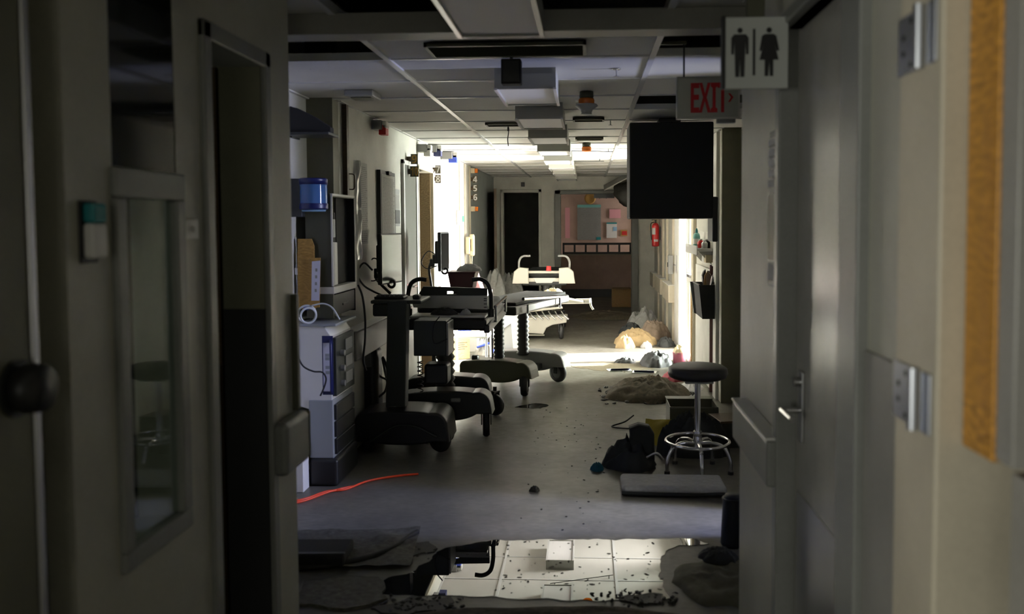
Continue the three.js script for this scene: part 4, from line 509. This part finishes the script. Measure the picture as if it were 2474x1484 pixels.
for (let k = 0; k < 9; k++) { const m = [mt.brown, mt.black, mt.maroon, mt.brownCloth, mt.cardboard, mt.black, mt.maroon, mt.charcoal, mt.brown][k], lean = [-0.55, -0.35, -0.2, 0.05, -0.1, 0.1, -0.3, 0.0, -0.7][k]; solo('rolled_folder', ['brown folder leaning out of the black bin, farthest left', 'black folder in the bin with a split tip', 'maroon folder in the wall bin behind the black one', 'brown cloth strip hanging in the wall bin', 'cardboard tube standing in the wall bin', 'tall black folder in the middle of wall bin', 'maroon folder tilted forward in the wall bin', 'dark grey folder at the right of the wall bin', 'brown folder flopping low over the bin edge'][k], 'folder', ext([[-0.012, 0], [0.014, 0], [0.022, 0.2 + 0.02 * (k % 3)], [0.004, 0.225], [-0.016, 0.19]], 0.018, 0.002).rotateY((k % 3) * 0.4 - 0.4).rotateZ(-lean * -1), m, [1.03 + 0.014 * (k % 4), 0.86, 7.33 + k * 0.04], 0, 'folders in the wall bin'); }
{ const t = thing('fire_extinguisher', 'red fire extinguisher hanging on the far right wall', 'extinguisher', [1.04, 1.16, 12.9]); part(t, 'cylinder', lathe([[0, 0], [0.05, 0], [0.056, 0.02], [0.056, 0.3], [0.04, 0.34], [0.018, 0.355], [0, 0.355]]), mt.red); part(t, 'label', new THREE.CylinderGeometry(0.0568, 0.0568, 0.1, 12, 1, true, -1.3, 1.2).translate(0, 0.23, 0), mt.paper); part(t, 'lower_label', new THREE.CylinderGeometry(0.0568, 0.0568, 0.035, 12, 1, true, -0.5, 1.2).translate(0, 0.09, 0), mt.paper); part(t, 'valve', join(cyl(0.014, 0.05, 0, 0.375, 0), box(0.08, 0.012, 0.02, -0.02, 0.4, 0)), mt.black); part(t, 'hose', tube([L3(-0.02, 0.37, 0), L3(-0.065, 0.35, 0.01), L3(-0.07, 0.2, 0.02), L3(-0.06, 0.1, 0.01)], 0.008, 20, 6), mt.black); part(t, 'bracket', span(0.04, 0.08, 0.1, 0.3, -0.02, 0.02, 0.003), mt.charcoal); }
solo('extinguisher_sign', 'cream flag sign folded out above the fire extinguisher', 'sign', ext([[-0.14, 0], [0, 0.05], [0, 0.2], [-0.06, 0.2], [-0.14, 0.08]], 0.01, 0.002), mt.ivory, [1.12, 1.4, 13.3]);
for (const [d0, d1, k] of [[10.75, 11.6, 'nearest'], [12.0, 12.9, 'second'], [13.3, 13.9, 'third']]) { const t = thing('wall_rail', `cream bumper rail on the far right wall, ${k} of three past the sunlit doorway`, 'rail', [1.12, 0, d0]); part(t, 'bumper', span(-0.09, 0, 0.5, 0.72, -(d1 - d0), 0, 0.01), mt.cream); part(t, 'cap_strip', span(-0.093, 0, 0.72, 0.728, -(d1 - d0), 0, 0.002), mt.white); }
for (const [d, n] of [[10.86, 'trim_7'], [11.7, 'trim_8'], [12.3, 'trim_9'], [13.1, 'trim_10']]) { const w = structure(n); part(w, 'door_casing', wspan(1.09, 1.12, 0, 2.1, d, d + 0.07, 0.004), mt.cream); part(w, 'reveal', wspan(1.105, 1.12, 0, 2.06, d + 0.08, d + 0.13, 0.002), mt.brown); }
{ const t = thing('lock_box', 'small grey lock box beside the sunlit doorway', 'box', [1.1, 0.86, 10.9]); part(t, 'case', span(-0.06, 0, 0, 0.24, -0.06, 0.06, 0.004), mt.grey); part(t, 'latch', span(-0.07, -0.06, 0.09, 0.15, -0.02, 0.02, 0.003), mt.charcoal); }
{ const t = thing('wall_ledge', 'white ledge with trailing wires at the edge of the right alcove', 'ledge', [1.3, 1.2, 5.0]); part(t, 'board', span(-0.16, 0, 0.05, 0.085, -0.4, 0.3, 0.003), mt.white); part(t, 'panel', span(-0.1, 0, -1.2, 0.05, -0.38, 0.28, 0.003), mt.whiteMatte); part(t, 'wire', tube([L3(-0.11, 0.05, -0.2), L3(-0.115, -0.1, -0.16), L3(-0.11, -0.2, -0.25), L3(-0.115, -0.35, -0.15), L3(-0.11, -0.5, -0.2)], 0.004, 30, 5), mt.cable); }
// ---------------------------------------------------------------- end of the corridor
{ const w = structure('door_8'); part(w, 'door_frame', join(wspan(-1.43, -1.385, 0, 2.08, 14.06, 14.12, 0.005), wspan(-0.8, -0.755, 0, 2.08, 14.06, 14.12, 0.005), wspan(-1.43, -0.755, 2.03, 2.08, 14.06, 14.12, 0.005)), mt.wallEnd); part(w, 'door_leaf', box(0.04, 2.04, 1.1, 0, 1.03, 0).rotateY(0.115).translate(-1.46, 0, -13.48), mt.brown); part(w, 'number_plate', wspan(-1.09, -1.03, 2.13, 2.2, 14.085, 14.1), mt.black); }
{ const w = structure('trim_11'); part(w, 'opening_frame', join(wspan(-0.53, -0.43, 0, 2.06, 14.04, 14.1, 0.006), wspan(0.74, 0.85, 0, 2.06, 14.04, 14.1, 0.006), wspan(-0.53, 0.85, 2.0, 2.06, 14.04, 14.1, 0.006)), mt.darkDoor); }
{ const t = thing('low_counter', 'pink fronted counter at the end of the corridor', 'counter', [0.2, 0, 17.4]); part(t, 'front', span(-0.75, 0.75, 0.16, 0.86, -0.1, 0, 0.004), mt.pink); part(t, 'toe_kick', span(-0.75, 0.75, 0, 0.16, -0.12, -0.02, 0.004), mt.black); part(t, 'top', span(-0.78, 0.78, 0.86, 0.88, -0.4, 0.02, 0.004), mt.cream); }
{ const t = thing('counter_balustrade', 'black square railing with six openings on the pink counter', 'railing', [0.2, 0.88, 17.39]); part(t, 'top_rail', span(-0.7, 0.72, 0.19, 0.235, -0.04, 0, 0.004), mt.black); part(t, 'bottom_rail', span(-0.7, 0.72, 0, 0.045, -0.04, 0, 0.004), mt.black); for (let k = 0; k <= 6; k++) part(t, 'baluster', span(-0.7 + k * 0.229, -0.66 + k * 0.229, 0.045, 0.19, -0.04, 0), mt.black); }
function notice(name, label, x0, x1, y0, y1, m, extra) { const t = thing(name, label, 'notice', [(x0 + x1) / 2, y0, 18.09]); part(t, 'sheet', span(-(x1 - x0) / 2, (x1 - x0) / 2, 0, y1 - y0, 0, 0.008), m); if (extra) extra(t, (x1 - x0) / 2, y1 - y0); return t; }
notice('wall_poster', 'large printed poster with a green header on the pink wall', -0.2, 0.3, 1.16, 1.91, mt.greyCloth, (t, w, h) => { part(t, 'header', span(-w, w, h - 0.06, h, 0.008, 0.012), mt.tealLight); for (let k = 0; k < 16; k++) part(t, 'printed_line', span(-w * 0.9, w * (0.55 + 0.3 * ((k * 7) % 5) / 5), h - 0.12 - k * 0.038, h - 0.105 - k * 0.038, 0.008, 0.01), mt.grey); part(t, 'stamp', span(w * 0.62, w, 0, 0.06, 0.008, 0.012), mt.teal); });
notice('wall_notice', 'small pink sheet pinned on the pink wall', 0.48, 0.72, 1.62, 1.81, mt.pinkCloth);
notice('wall_notice', 'white sheet with a blue square on the pink wall', 0.42, 0.64, 1.2, 1.5, mt.paper, (t, w, h) => { part(t, 'header', span(-w, w, h, h + 0.03, 0.0, 0.012), mt.teal); part(t, 'blue_square', span(0.03, 0.11, h * 0.5, h * 0.78, 0.008, 0.012), mt.skyBlue); });
notice('wall_notice', 'small orange square notice low on the pink wall', 0.72, 0.86, 1.24, 1.37, mt.manila, (t, w, h) => part(t, 'red_mark', span(-w * 0.6, w * 0.9, 0.02, h * 0.8, 0.008, 0.012), mt.red));
notice('wall_notice', 'narrow pale strip notice left of the large poster', -0.46, -0.36, 1.2, 1.85, mt.pinkCloth);
solo('wall_clock', 'round tan clock half hidden at the top of the pink wall', 'clock', join(lathe([[0, 0], [0.12, 0], [0.12, 0.03], [0.09, 0.035], [0, 0.02]], 32).rotateX(Math.PI / 2)), mt.manila, [0.07, 2.04, 18.07]);
solo('dark_sign', 'black framed sign hanging at the top of the far opening', 'sign', join(span(0, 0.34, 0, 0.12, -0.02, 0), span(0.09, 0.1, -0.01, 0.09, -0.03, 0.01), span(0.2, 0.21, -0.01, 0.09, -0.03, 0.01)), mt.black, [0.12, 1.93, 14.12]);
{ const t = thing('cardboard_box', 'dim brown box on the floor by the far pillar', 'box', [0.62, 0, 15.4]); part(t, 'body', span(-0.17, 0.17, 0, 0.34, -0.15, 0.15, 0.004), mt.cardboard); part(t, 'flap', box(0.34, 0.005, 0.12, 0, 0.35, 0.1).rotateX(0.1), mt.cardboard); }
solo('far_rubbish', 'low dark rubbish heap on the far floor before the pink counter', 'rubbish', pileGeo(1.2, 0.8, 0.12, 44), mt.dirt, [0.3, 0, 13.6]);
// added, unseen window behind the camera, its pane glows for the dim fill
{ const w = structure('added_window_3'); part(w, 'window_frame', join(wspan(-0.9, 0.5, 2.15, 2.22, -2.99, -2.94), wspan(-0.9, 0.5, 0.78, 0.85, -2.99, -2.94), wspan(-0.9, -0.85, 0.8, 2.2, -2.99, -2.94), wspan(0.45, 0.5, 0.8, 2.2, -2.99, -2.94)), mt.white); part(w, 'pane', wspan(-0.85, 0.45, 0.85, 2.15, -2.99, -2.98), M([0.7, 0.72, 0.7], 0.3, { emissive: new THREE.Color(1, 0.98, 0.9), emissiveIntensity: 0.6 })); }
// ---------------------------------------------------------------- things on the floor, right side
{ const t = thing('round_stool', 'round stool with dark padded seat and chrome foot ring', 'stool', [0.669, 0, 5.13]);
  part(t, 'seat', lathe([[0, 0.575], [0.15, 0.575], [0.172, 0.585], [0.18, 0.605], [0.176, 0.635], [0.155, 0.65], [0.08, 0.655], [0, 0.656]], 40), mt.seat); part(t, 'seat_plate', span(-0.085, 0.085, 0.553, 0.577, -0.085, 0.085, 0.006), mt.grey);
  part(t, 'post', cyl(0.018, 0.4, 0, 0.355, 0), mt.chrome); part(t, 'sleeve', cyl(0.026, 0.1, 0, 0.2, 0), mt.chrome);
  part(t, 'foot_ring', new THREE.TorusGeometry(0.19, 0.01, 10, 56).rotateX(Math.PI / 2).translate(0, 0.188, 0), mt.chrome);
  for (let k = 0; k < 5; k++) { const a = k * Math.PI * 2 / 5 + 0.3, c = Math.cos(a), s = Math.sin(a); const l = part(t, 'leg', tube([L3(c * 0.02, 0.175, s * 0.02), L3(c * 0.09, 0.182, s * 0.09), L3(c * 0.16, 0.16, s * 0.16), L3(c * 0.195, 0.09, s * 0.195), L3(c * 0.2, 0.016, s * 0.2)], 0.012, 24, 8), mt.chrome); part(l, 'glide', cyl(0.017, 0.018, c * 0.2, 0.009, s * 0.2), mt.blackRubber); } }
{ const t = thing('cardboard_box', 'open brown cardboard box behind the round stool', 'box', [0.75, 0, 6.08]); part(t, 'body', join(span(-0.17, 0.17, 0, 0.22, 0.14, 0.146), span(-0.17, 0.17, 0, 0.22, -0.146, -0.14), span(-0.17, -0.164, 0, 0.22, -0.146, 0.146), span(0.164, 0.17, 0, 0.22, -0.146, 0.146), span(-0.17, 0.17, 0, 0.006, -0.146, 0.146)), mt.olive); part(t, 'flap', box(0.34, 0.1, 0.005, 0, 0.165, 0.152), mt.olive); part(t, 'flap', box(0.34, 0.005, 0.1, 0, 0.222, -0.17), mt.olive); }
{ const t = thing('dark_carton', 'low dark carton beside the cardboard box at the wall', 'box', [0.99, 0, 5.8], 0.2); part(t, 'body', span(-0.12, 0.1, 0, 0.17, -0.12, 0.12, 0.004), mt.charcoal); part(t, 'lid', span(-0.125, 0.105, 0.17, 0.185, -0.125, 0.125, 0.003), mt.brown); }
{ const t = thing('yellow_sheet', 'yellow plastic sheet propped under the stool', 'sheet', [0.52, 0, 5.76], -0.2); const g = new THREE.PlaneGeometry(0.26, 0.2, 10, 8), p = g.attributes.position; for (let i = 0; i < p.count; i++) p.setZ(i, 0.05 * fbm(p.getX(i) * 9, p.getY(i) * 9, 2)); g.computeVertexNormals(); part(t, 'sheet', g.rotateX(-0.7).translate(0, 0.08, 0), mt.yellow); part(t, 'fold', ext([[-0.12, 0], [0.1, 0], [0.04, 0.1], [-0.03, 0.13]], 0.01, 0.002).rotateX(-0.4), mt.yellow); }
{ const t = thing('black_bag', 'slumped black bag with an upright flap beside the stool', 'bag', [0.26, 0, 5.25]); part(t, 'body', pileGeo(0.34, 0.32, 0.2, 51, 0.9), mt.blackCloth); part(t, 'flap', ext([[-0.05, 0.08], [0.08, 0.06], [0.075, 0.2], [0.05, 0.24], [0.0, 0.25], [-0.04, 0.235], [-0.035, 0.19]], 0.05, 0.02).translate(0.06, 0, -0.02), mt.blackCloth); part(t, 'handle', tube([L3(0.1, 0.09, 0.14), L3(0.16, 0.12, 0.16), L3(0.2, 0.08, 0.15)], 0.008, 14, 6), mt.steel); }
solo('dark_clothing', 'heap of dark clothing just behind the stool legs', 'clothing', pileGeo(0.46, 0.2, 0.3, 57, 0.45), mt.blackCloth, [0.7, 0, 5.5]);
solo('dark_clothing', 'dark clothing heap against the right wall past the stool', 'clothing', pileGeo(0.24, 0.4, 0.24, 61), mt.blackCloth, [1.06, 0, 5.2]);
{ const t = thing('flat_cushion', 'flattened pale pillow on the floor in front of the stool', 'pillow', [0.48, 0, 4.77]); const g = new RoundedBoxGeometry(0.58, 0.05, 0.26, 6, 0.024), p = g.attributes.position; for (let i = 0; i < p.count; i++) p.setY(i, p.getY(i) * (1 + 0.9 * fbm(p.getX(i) * 5, p.getZ(i) * 6, 8)) + 0.012 * fbm(p.getX(i) * 7, 1, 3)); g.computeVertexNormals(); part(t, 'pad', g.translate(0, 0.034, 0), mt.whiteCloth); part(t, 'dark_edge', tube([L3(-0.29, 0.02, 0.135), L3(-0.1, 0.016, 0.14), L3(0.1, 0.015, 0.14), L3(0.28, 0.018, 0.13)], 0.011, 24, 6), mt.blackCloth); }
solo('blue_rag', 'small blue rag poking from under the black bag', 'rag', pileGeo(0.08, 0.08, 0.05, 63), mt.blueCloth, [0.06, 0, 5.14]);
solo('wire_scrap', 'bent thin black wire on the floor behind the bag', 'wire', tube([L3(0.22, 0.01, 0.05), L3(0.1, 0.01, 0.04), L3(-0.05, 0.01, 0.03), L3(-0.12, 0.012, -0.01), L3(-0.02, 0.03, -0.09), L3(0.05, 0.06, -0.17)], 0.006, 40, 6), mt.cable, [0.3, 0, 6.2]);
// rubbish heap with loose bits
const chunk = (() => { const g = new THREE.IcosahedronGeometry(1, 0); return g; })();
function bits(n, w, l, s0, s1, yf) { const a = []; for (let i = 0; i < n; i++) { const s = rr(s0, s1), x = (rnd() + rnd() - 1) * w / 2, z = (rnd() + rnd() - 1) * l / 2; const g = chunk.clone(); g.scale(s * rr(0.6, 1.6), s * rr(0.2, 0.7), s * rr(0.5, 1.2)); g.rotateY(rr(0, 6)); g.rotateZ(rr(-0.5, 0.5)); g.translate(x, yf(x, z) + s * 0.25, z); a.push(g); } return join(a); }
{ const t = thing('rubbish_heap', 'low heap of dirt and debris on the floor before the sunlit doorway', 'debris', [0.52, 0, 7.45]); part(t, 'heap', pileGeo(0.72, 0.8, 0.16, 71), mt.dirt); const b = part(t, 'fragments', bits(420, 0.95, 0.9, 0.006, 0.026, (x, z) => Math.max(0, 0.08 - 0.16 * Math.hypot(x / 0.72, z / 0.8))), mt.dirtDark); b.userData.kind = 'stuff'; part(t, 'crumpled_paper', pileGeo(0.3, 0.26, 0.13, 75).translate(0.1, 0.03, -0.12), mt.brownCloth); }
solo('black_garment', 'dark crumpled jacket on the floor at the edge of the sunlight', 'clothing', pileGeo(0.36, 0.46, 0.15, 81, 0.6), mt.blackCloth, [0.75, 0, 9.06]);
solo('black_garment', 'flat dark sleeve trailing left from the crumpled jacket', 'clothing', pileGeo(0.24, 0.16, 0.06, 83), mt.blackCloth, [0.42, 0, 9.18], 0.2);
{ const t = thing('pink_tub', 'small pink plastic tub against the sunlit doorway frame', 'tub', [0.99, 0, 9.12]); part(t, 'tub', lathe([[0, 0], [0.062, 0], [0.066, 0.01], [0.07, 0.12], [0.064, 0.12], [0.06, 0.02], [0, 0.02]]), mt.pinkPlastic); part(t, 'rim', new THREE.TorusGeometry(0.069, 0.005, 8, 32).rotateX(Math.PI / 2).translate(0, 0.12, 0), mt.pinkPlastic); }
solo('tissue_heap', 'cream crumpled tissues spilling over the pink tub', 'tissues', pileGeo(0.14, 0.14, 0.1, 87), mt.ivory, [0.99, 0.11, 9.12]);
solo('tan_clothing', 'heap of tan trousers beyond the band of sunlight', 'clothing', pileGeo(0.56, 0.46, 0.22, 91, 0.6, 0.8), mt.tanCloth, [0.6, 0, 10.62]);
solo('tan_clothing', 'small tan sleeve lying at the front of the tan heap', 'clothing', pileGeo(0.26, 0.16, 0.16, 93), mt.tanCloth, [0.46, 0, 10.26]);
solo('brown_clothing', 'brown crumpled coat piled against the far wall', 'clothing', pileGeo(0.42, 0.36, 0.28, 95, 0.55, 0.8), mt.brownCloth, [0.88, 0, 11.15]);
solo('black_garment', 'dark cloth lying between tan heap and doorway', 'clothing', pileGeo(0.22, 0.24, 0.12, 97), mt.blackCloth, [0.96, 0, 10.42]);
solo('white_bundle', 'small white bundle in front of the tan heap', 'bundle', pileGeo(0.14, 0.12, 0.08, 99), mt.whiteCloth, [0.72, 0, 10.27]);
solo('grey_sheet', 'grey crumpled sheet heaped in the dim far corridor', 'sheet', pileGeo(0.5, 0.6, 0.32, 101), mt.greyCloth, [0.82, 0, 12.2]);
solo('black_garment', 'black clothing in front of the grey sheet', 'clothing', pileGeo(0.3, 0.24, 0.16, 103), mt.blackCloth, [0.6, 0, 11.62]);
for (const [x, d, a, m, l] of [[0.33, 8.68, 0.2, mt.paper, 'thin pale sheet of paper on the floor, left of two'], [0.58, 8.56, -0.15, mt.paper, 'glossy folded paper on the floor, right of two']]) { const t = thing('floor_paper', l, 'paper', [x, 0, d], a, 'papers on the floor'); part(t, 'sheet', span(-0.12, 0.12, 0.002, 0.006, -0.07, 0.07), m); part(t, 'folded_edge', box(0.2, 0.003, 0.05).rotateX(-0.5).translate(0, 0.016, 0.04), mt.navy); }
solo('red_bag', 'crumpled dark red bag on the floor behind the stool seat', 'bag', pileGeo(0.22, 0.24, 0.1, 107), mt.redCloth, [0.83, 0, 8.15]);
solo('wall_litter', 'pale litter strip along the foot of the right wall', 'litter', pileGeo(0.2, 0.4, 0.05, 109), mt.whiteCloth, [0.96, 0, 7.75]);
// ---------------------------------------------------------------- foreground floor
function floorShape(pts, jitter, sd, depth) {   // outline in corridor coordinates, made ragged
  const v = pts.map(([x, d]) => new THREE.Vector2(x, d)), c = []; v.forEach((a, i) => { const b = v[(i + 1) % v.length], n = Math.max(2, Math.round(a.distanceTo(b) / 0.025)); for (let k = 0; k < n; k++) { const p = a.clone().lerp(b, k / n); p.x += jitter * fbm(p.x * 9, p.y * 9, sd); p.y += jitter * fbm(p.x * 9 + 5, p.y * 9, sd + 3); c.push(p); } });
  return new THREE.ExtrudeGeometry(new THREE.Shape(c), { depth, bevelEnabled: false }).rotateX(-Math.PI / 2);
}
{ const t = solo('puddle', 'still puddle in the foreground mirroring the bright ceiling', 'puddle', floorShape([[-0.6, 3.9], [-0.435, 3.96], [0.0, 3.985], [0.3, 4.0], [0.5, 4.03], [0.56, 3.96], [0.42, 3.93], [0.34, 3.84], [0.31, 3.6], [0.32, 3.36], [-0.05, 3.33], [-0.6, 3.35], [-0.86, 3.36], [-0.9, 3.44], [-0.78, 3.56], [-0.72, 3.7], [-0.7, 3.82]], 0.05, 121, 0.003), mt.water); const n = []; for (let i = 0; i < 90; i++) { const s = rr(0.001, 0.006); n.push(chunk.clone().scale(s * rr(1, 3), s * 0.3, s).rotateY(rr(0, 6)).translate(rr(-0.4, 0.32), 0.004, -rr(3.38, 3.95))); } part(t, 'floating_specks', join(n), mt.dirtDark).userData.kind = 'stuff'; }
for (const [x, d, pts, sd, lab] of [[-0.66, 3.26, [[-0.2, -0.03], [-0.05, 0.07], [0.1, 0.06], [0.13, 0.0], [0.1, -0.07], [-0.1, -0.06]], 131, 'dark wet debris at the lower left edge of the puddle'], [-0.9, 3.8, [[-0.3, 0.0], [-0.1, 0.07], [0.17, 0.14], [0.19, 0.02], [0.1, -0.06], [-0.15, -0.05]], 133, 'dark sodden patch along the upper left edge of the puddle'], [0.2, 3.36, [[-0.08, 0], [0.0, 0.05], [0.09, 0.03], [0.06, -0.05], [-0.05, -0.05]], 137, 'dark silt clump at the lower right of the puddle']]) { const t = thing('sodden_debris', lab, 'debris', [x, 0, d]); part(t, 'silt', floorShape(pts, 0.09, sd, 0.006), mt.dirtDark); const b = part(t, 'fragments', bits(70, 0.4, 0.2, 0.004, 0.013, () => 0.004), mt.dirtDark); b.userData.kind = 'stuff'; }
{ const t = thing('floor_mat', 'dirty crumpled mat on the floor at the lower left', 'mat', [-1.15, 0, 3.82], 0.1); const g = new THREE.PlaneGeometry(0.7, 0.46, 30, 20).rotateX(-Math.PI / 2), p = g.attributes.position; for (let i = 0; i < p.count; i++) p.setY(i, 0.012 + 0.05 * Math.max(0, fbm(p.getX(i) * 4, p.getZ(i) * 4, 5) + 0.12) ); g.computeVertexNormals(); part(t, 'mat', g, mt.matting); part(t, 'edge_roll', tube([L3(-0.3, 0.015, 0.24), L3(0.0, 0.02, 0.22), L3(0.2, 0.02, 0.1), L3(0.34, 0.02, -0.16)], 0.014, 24, 6), mt.dirtDark); }
{ const t = thing('black_slab', 'flat black slab lying on the dirty mat', 'slab', [-1.22, 0.02, 3.68], 0.05); part(t, 'slab', rbox(0.3, 0.05, 0.2, 0.012, 0, 0.025, 0), mt.blackMatte); part(t, 'strip', box(0.3, 0.004, 0.02, 0, 0.052, 0.08), mt.charcoal); }
solo('torn_lining', 'strip of torn sodden lining in the left foreground', 'debris', floorShape([[-1.05, 3.52], [-0.88, 3.5], [-0.8, 3.3], [-0.95, 3.2], [-1.15, 3.25], [-1.2, 3.45]], 0.05, 141, 0.012), mt.matting);
solo('dark_rag', 'large dark rag heaped at the lower right of the puddle', 'rag', pileGeo(0.46, 0.5, 0.06, 143), mt.oliveCloth, [0.6, 0, 3.52]);
solo('black_rag', 'small black rag on top of the olive rag', 'rag', pileGeo(0.18, 0.14, 0.05, 147), mt.blackCloth, [0.57, 0.05, 3.66]);
{ const t = thing('dark_bin', 'dark blue cylinder standing at the foot of the right wall', 'bin', [0.68, 0, 3.95]); part(t, 'shell', lathe([[0, 0], [0.05, 0], [0.055, 0.01], [0.045, 0.22], [0.035, 0.24], [0, 0.24]]), M([0.006, 0.009, 0.022], 0.5)); part(t, 'rim', new THREE.TorusGeometry(0.045, 0.005, 8, 28).rotateX(Math.PI / 2).translate(0, 0.222, 0), mt.black); }
solo('foreground_silt', 'rough dark silt ridge along the bottom of the picture', 'debris', pileGeo(1.1, 0.2, 0.014, 151, 0.5), mt.dirt, [-0.05, 0, 3.17]);
solo('orange_cable', 'orange extension cable running out from behind the left corner', 'cable', join(tube([L3(-0.5, 0.008, 0.7), L3(0.0, 0.008, 0.45), L3(0.1, 0.008, 0.3), L3(0.19, 0.008, 0.26), L3(0.28, 0.008, 0.1), L3(0.42, 0.008, 0.0), L3(0.55, 0.008, -0.05)], 0.007, 60, 6), tube([L3(-0.5, 0.008, 0.74), L3(0.0, 0.008, 0.49), L3(0.11, 0.012, 0.33), L3(0.17, 0.01, 0.25), L3(0.22, 0.008, 0.2)], 0.006, 40, 6)), mt.orange, [-1.57, 0, 4.95]);
solo('dark_lump', 'small dark lump alone on the blue lit floor', 'debris', pileGeo(0.06, 0.05, 0.03, 153), mt.dirtDark, [-0.3, 0, 4.72]);
solo('floor_stain', 'dull brown stain on the floor before the sunlit band', 'stain', floorShape([[-0.2, 8.95], [0.1, 9.2], [0.45, 9.1], [0.7, 8.75], [0.4, 8.6], [0.0, 8.72]], 0.15, 155, 0.002), M([0.22, 0.19, 0.13], 0.5, { map: T.dirtR }));
solo('floor_stain', 'dark wet stain beside the askew stretcher wheel', 'stain', floorShape([[-0.6, 6.9], [-0.45, 7.05], [-0.3, 7.0], [-0.4, 6.85]], 0.08, 157, 0.002), mt.water);
{ const n = []; for (let i = 0; i < 70; i++) { const d = rr(4.1, 6.9), s = rr(0.002, 0.007), x = rr(-0.4, 0.1); const g = chunk.clone().scale(s * rr(0.6, 2), s * 0.5, s).rotateY(rr(0, 6)).translate(x, s * 0.3, -d); n.push(g); } const o = solo('floor_grit', 'dark grit scattered over the corridor floor', 'grit', join(n), mt.dirtDark); o.userData.kind = 'stuff'; }
renderer.render(scene, camera);
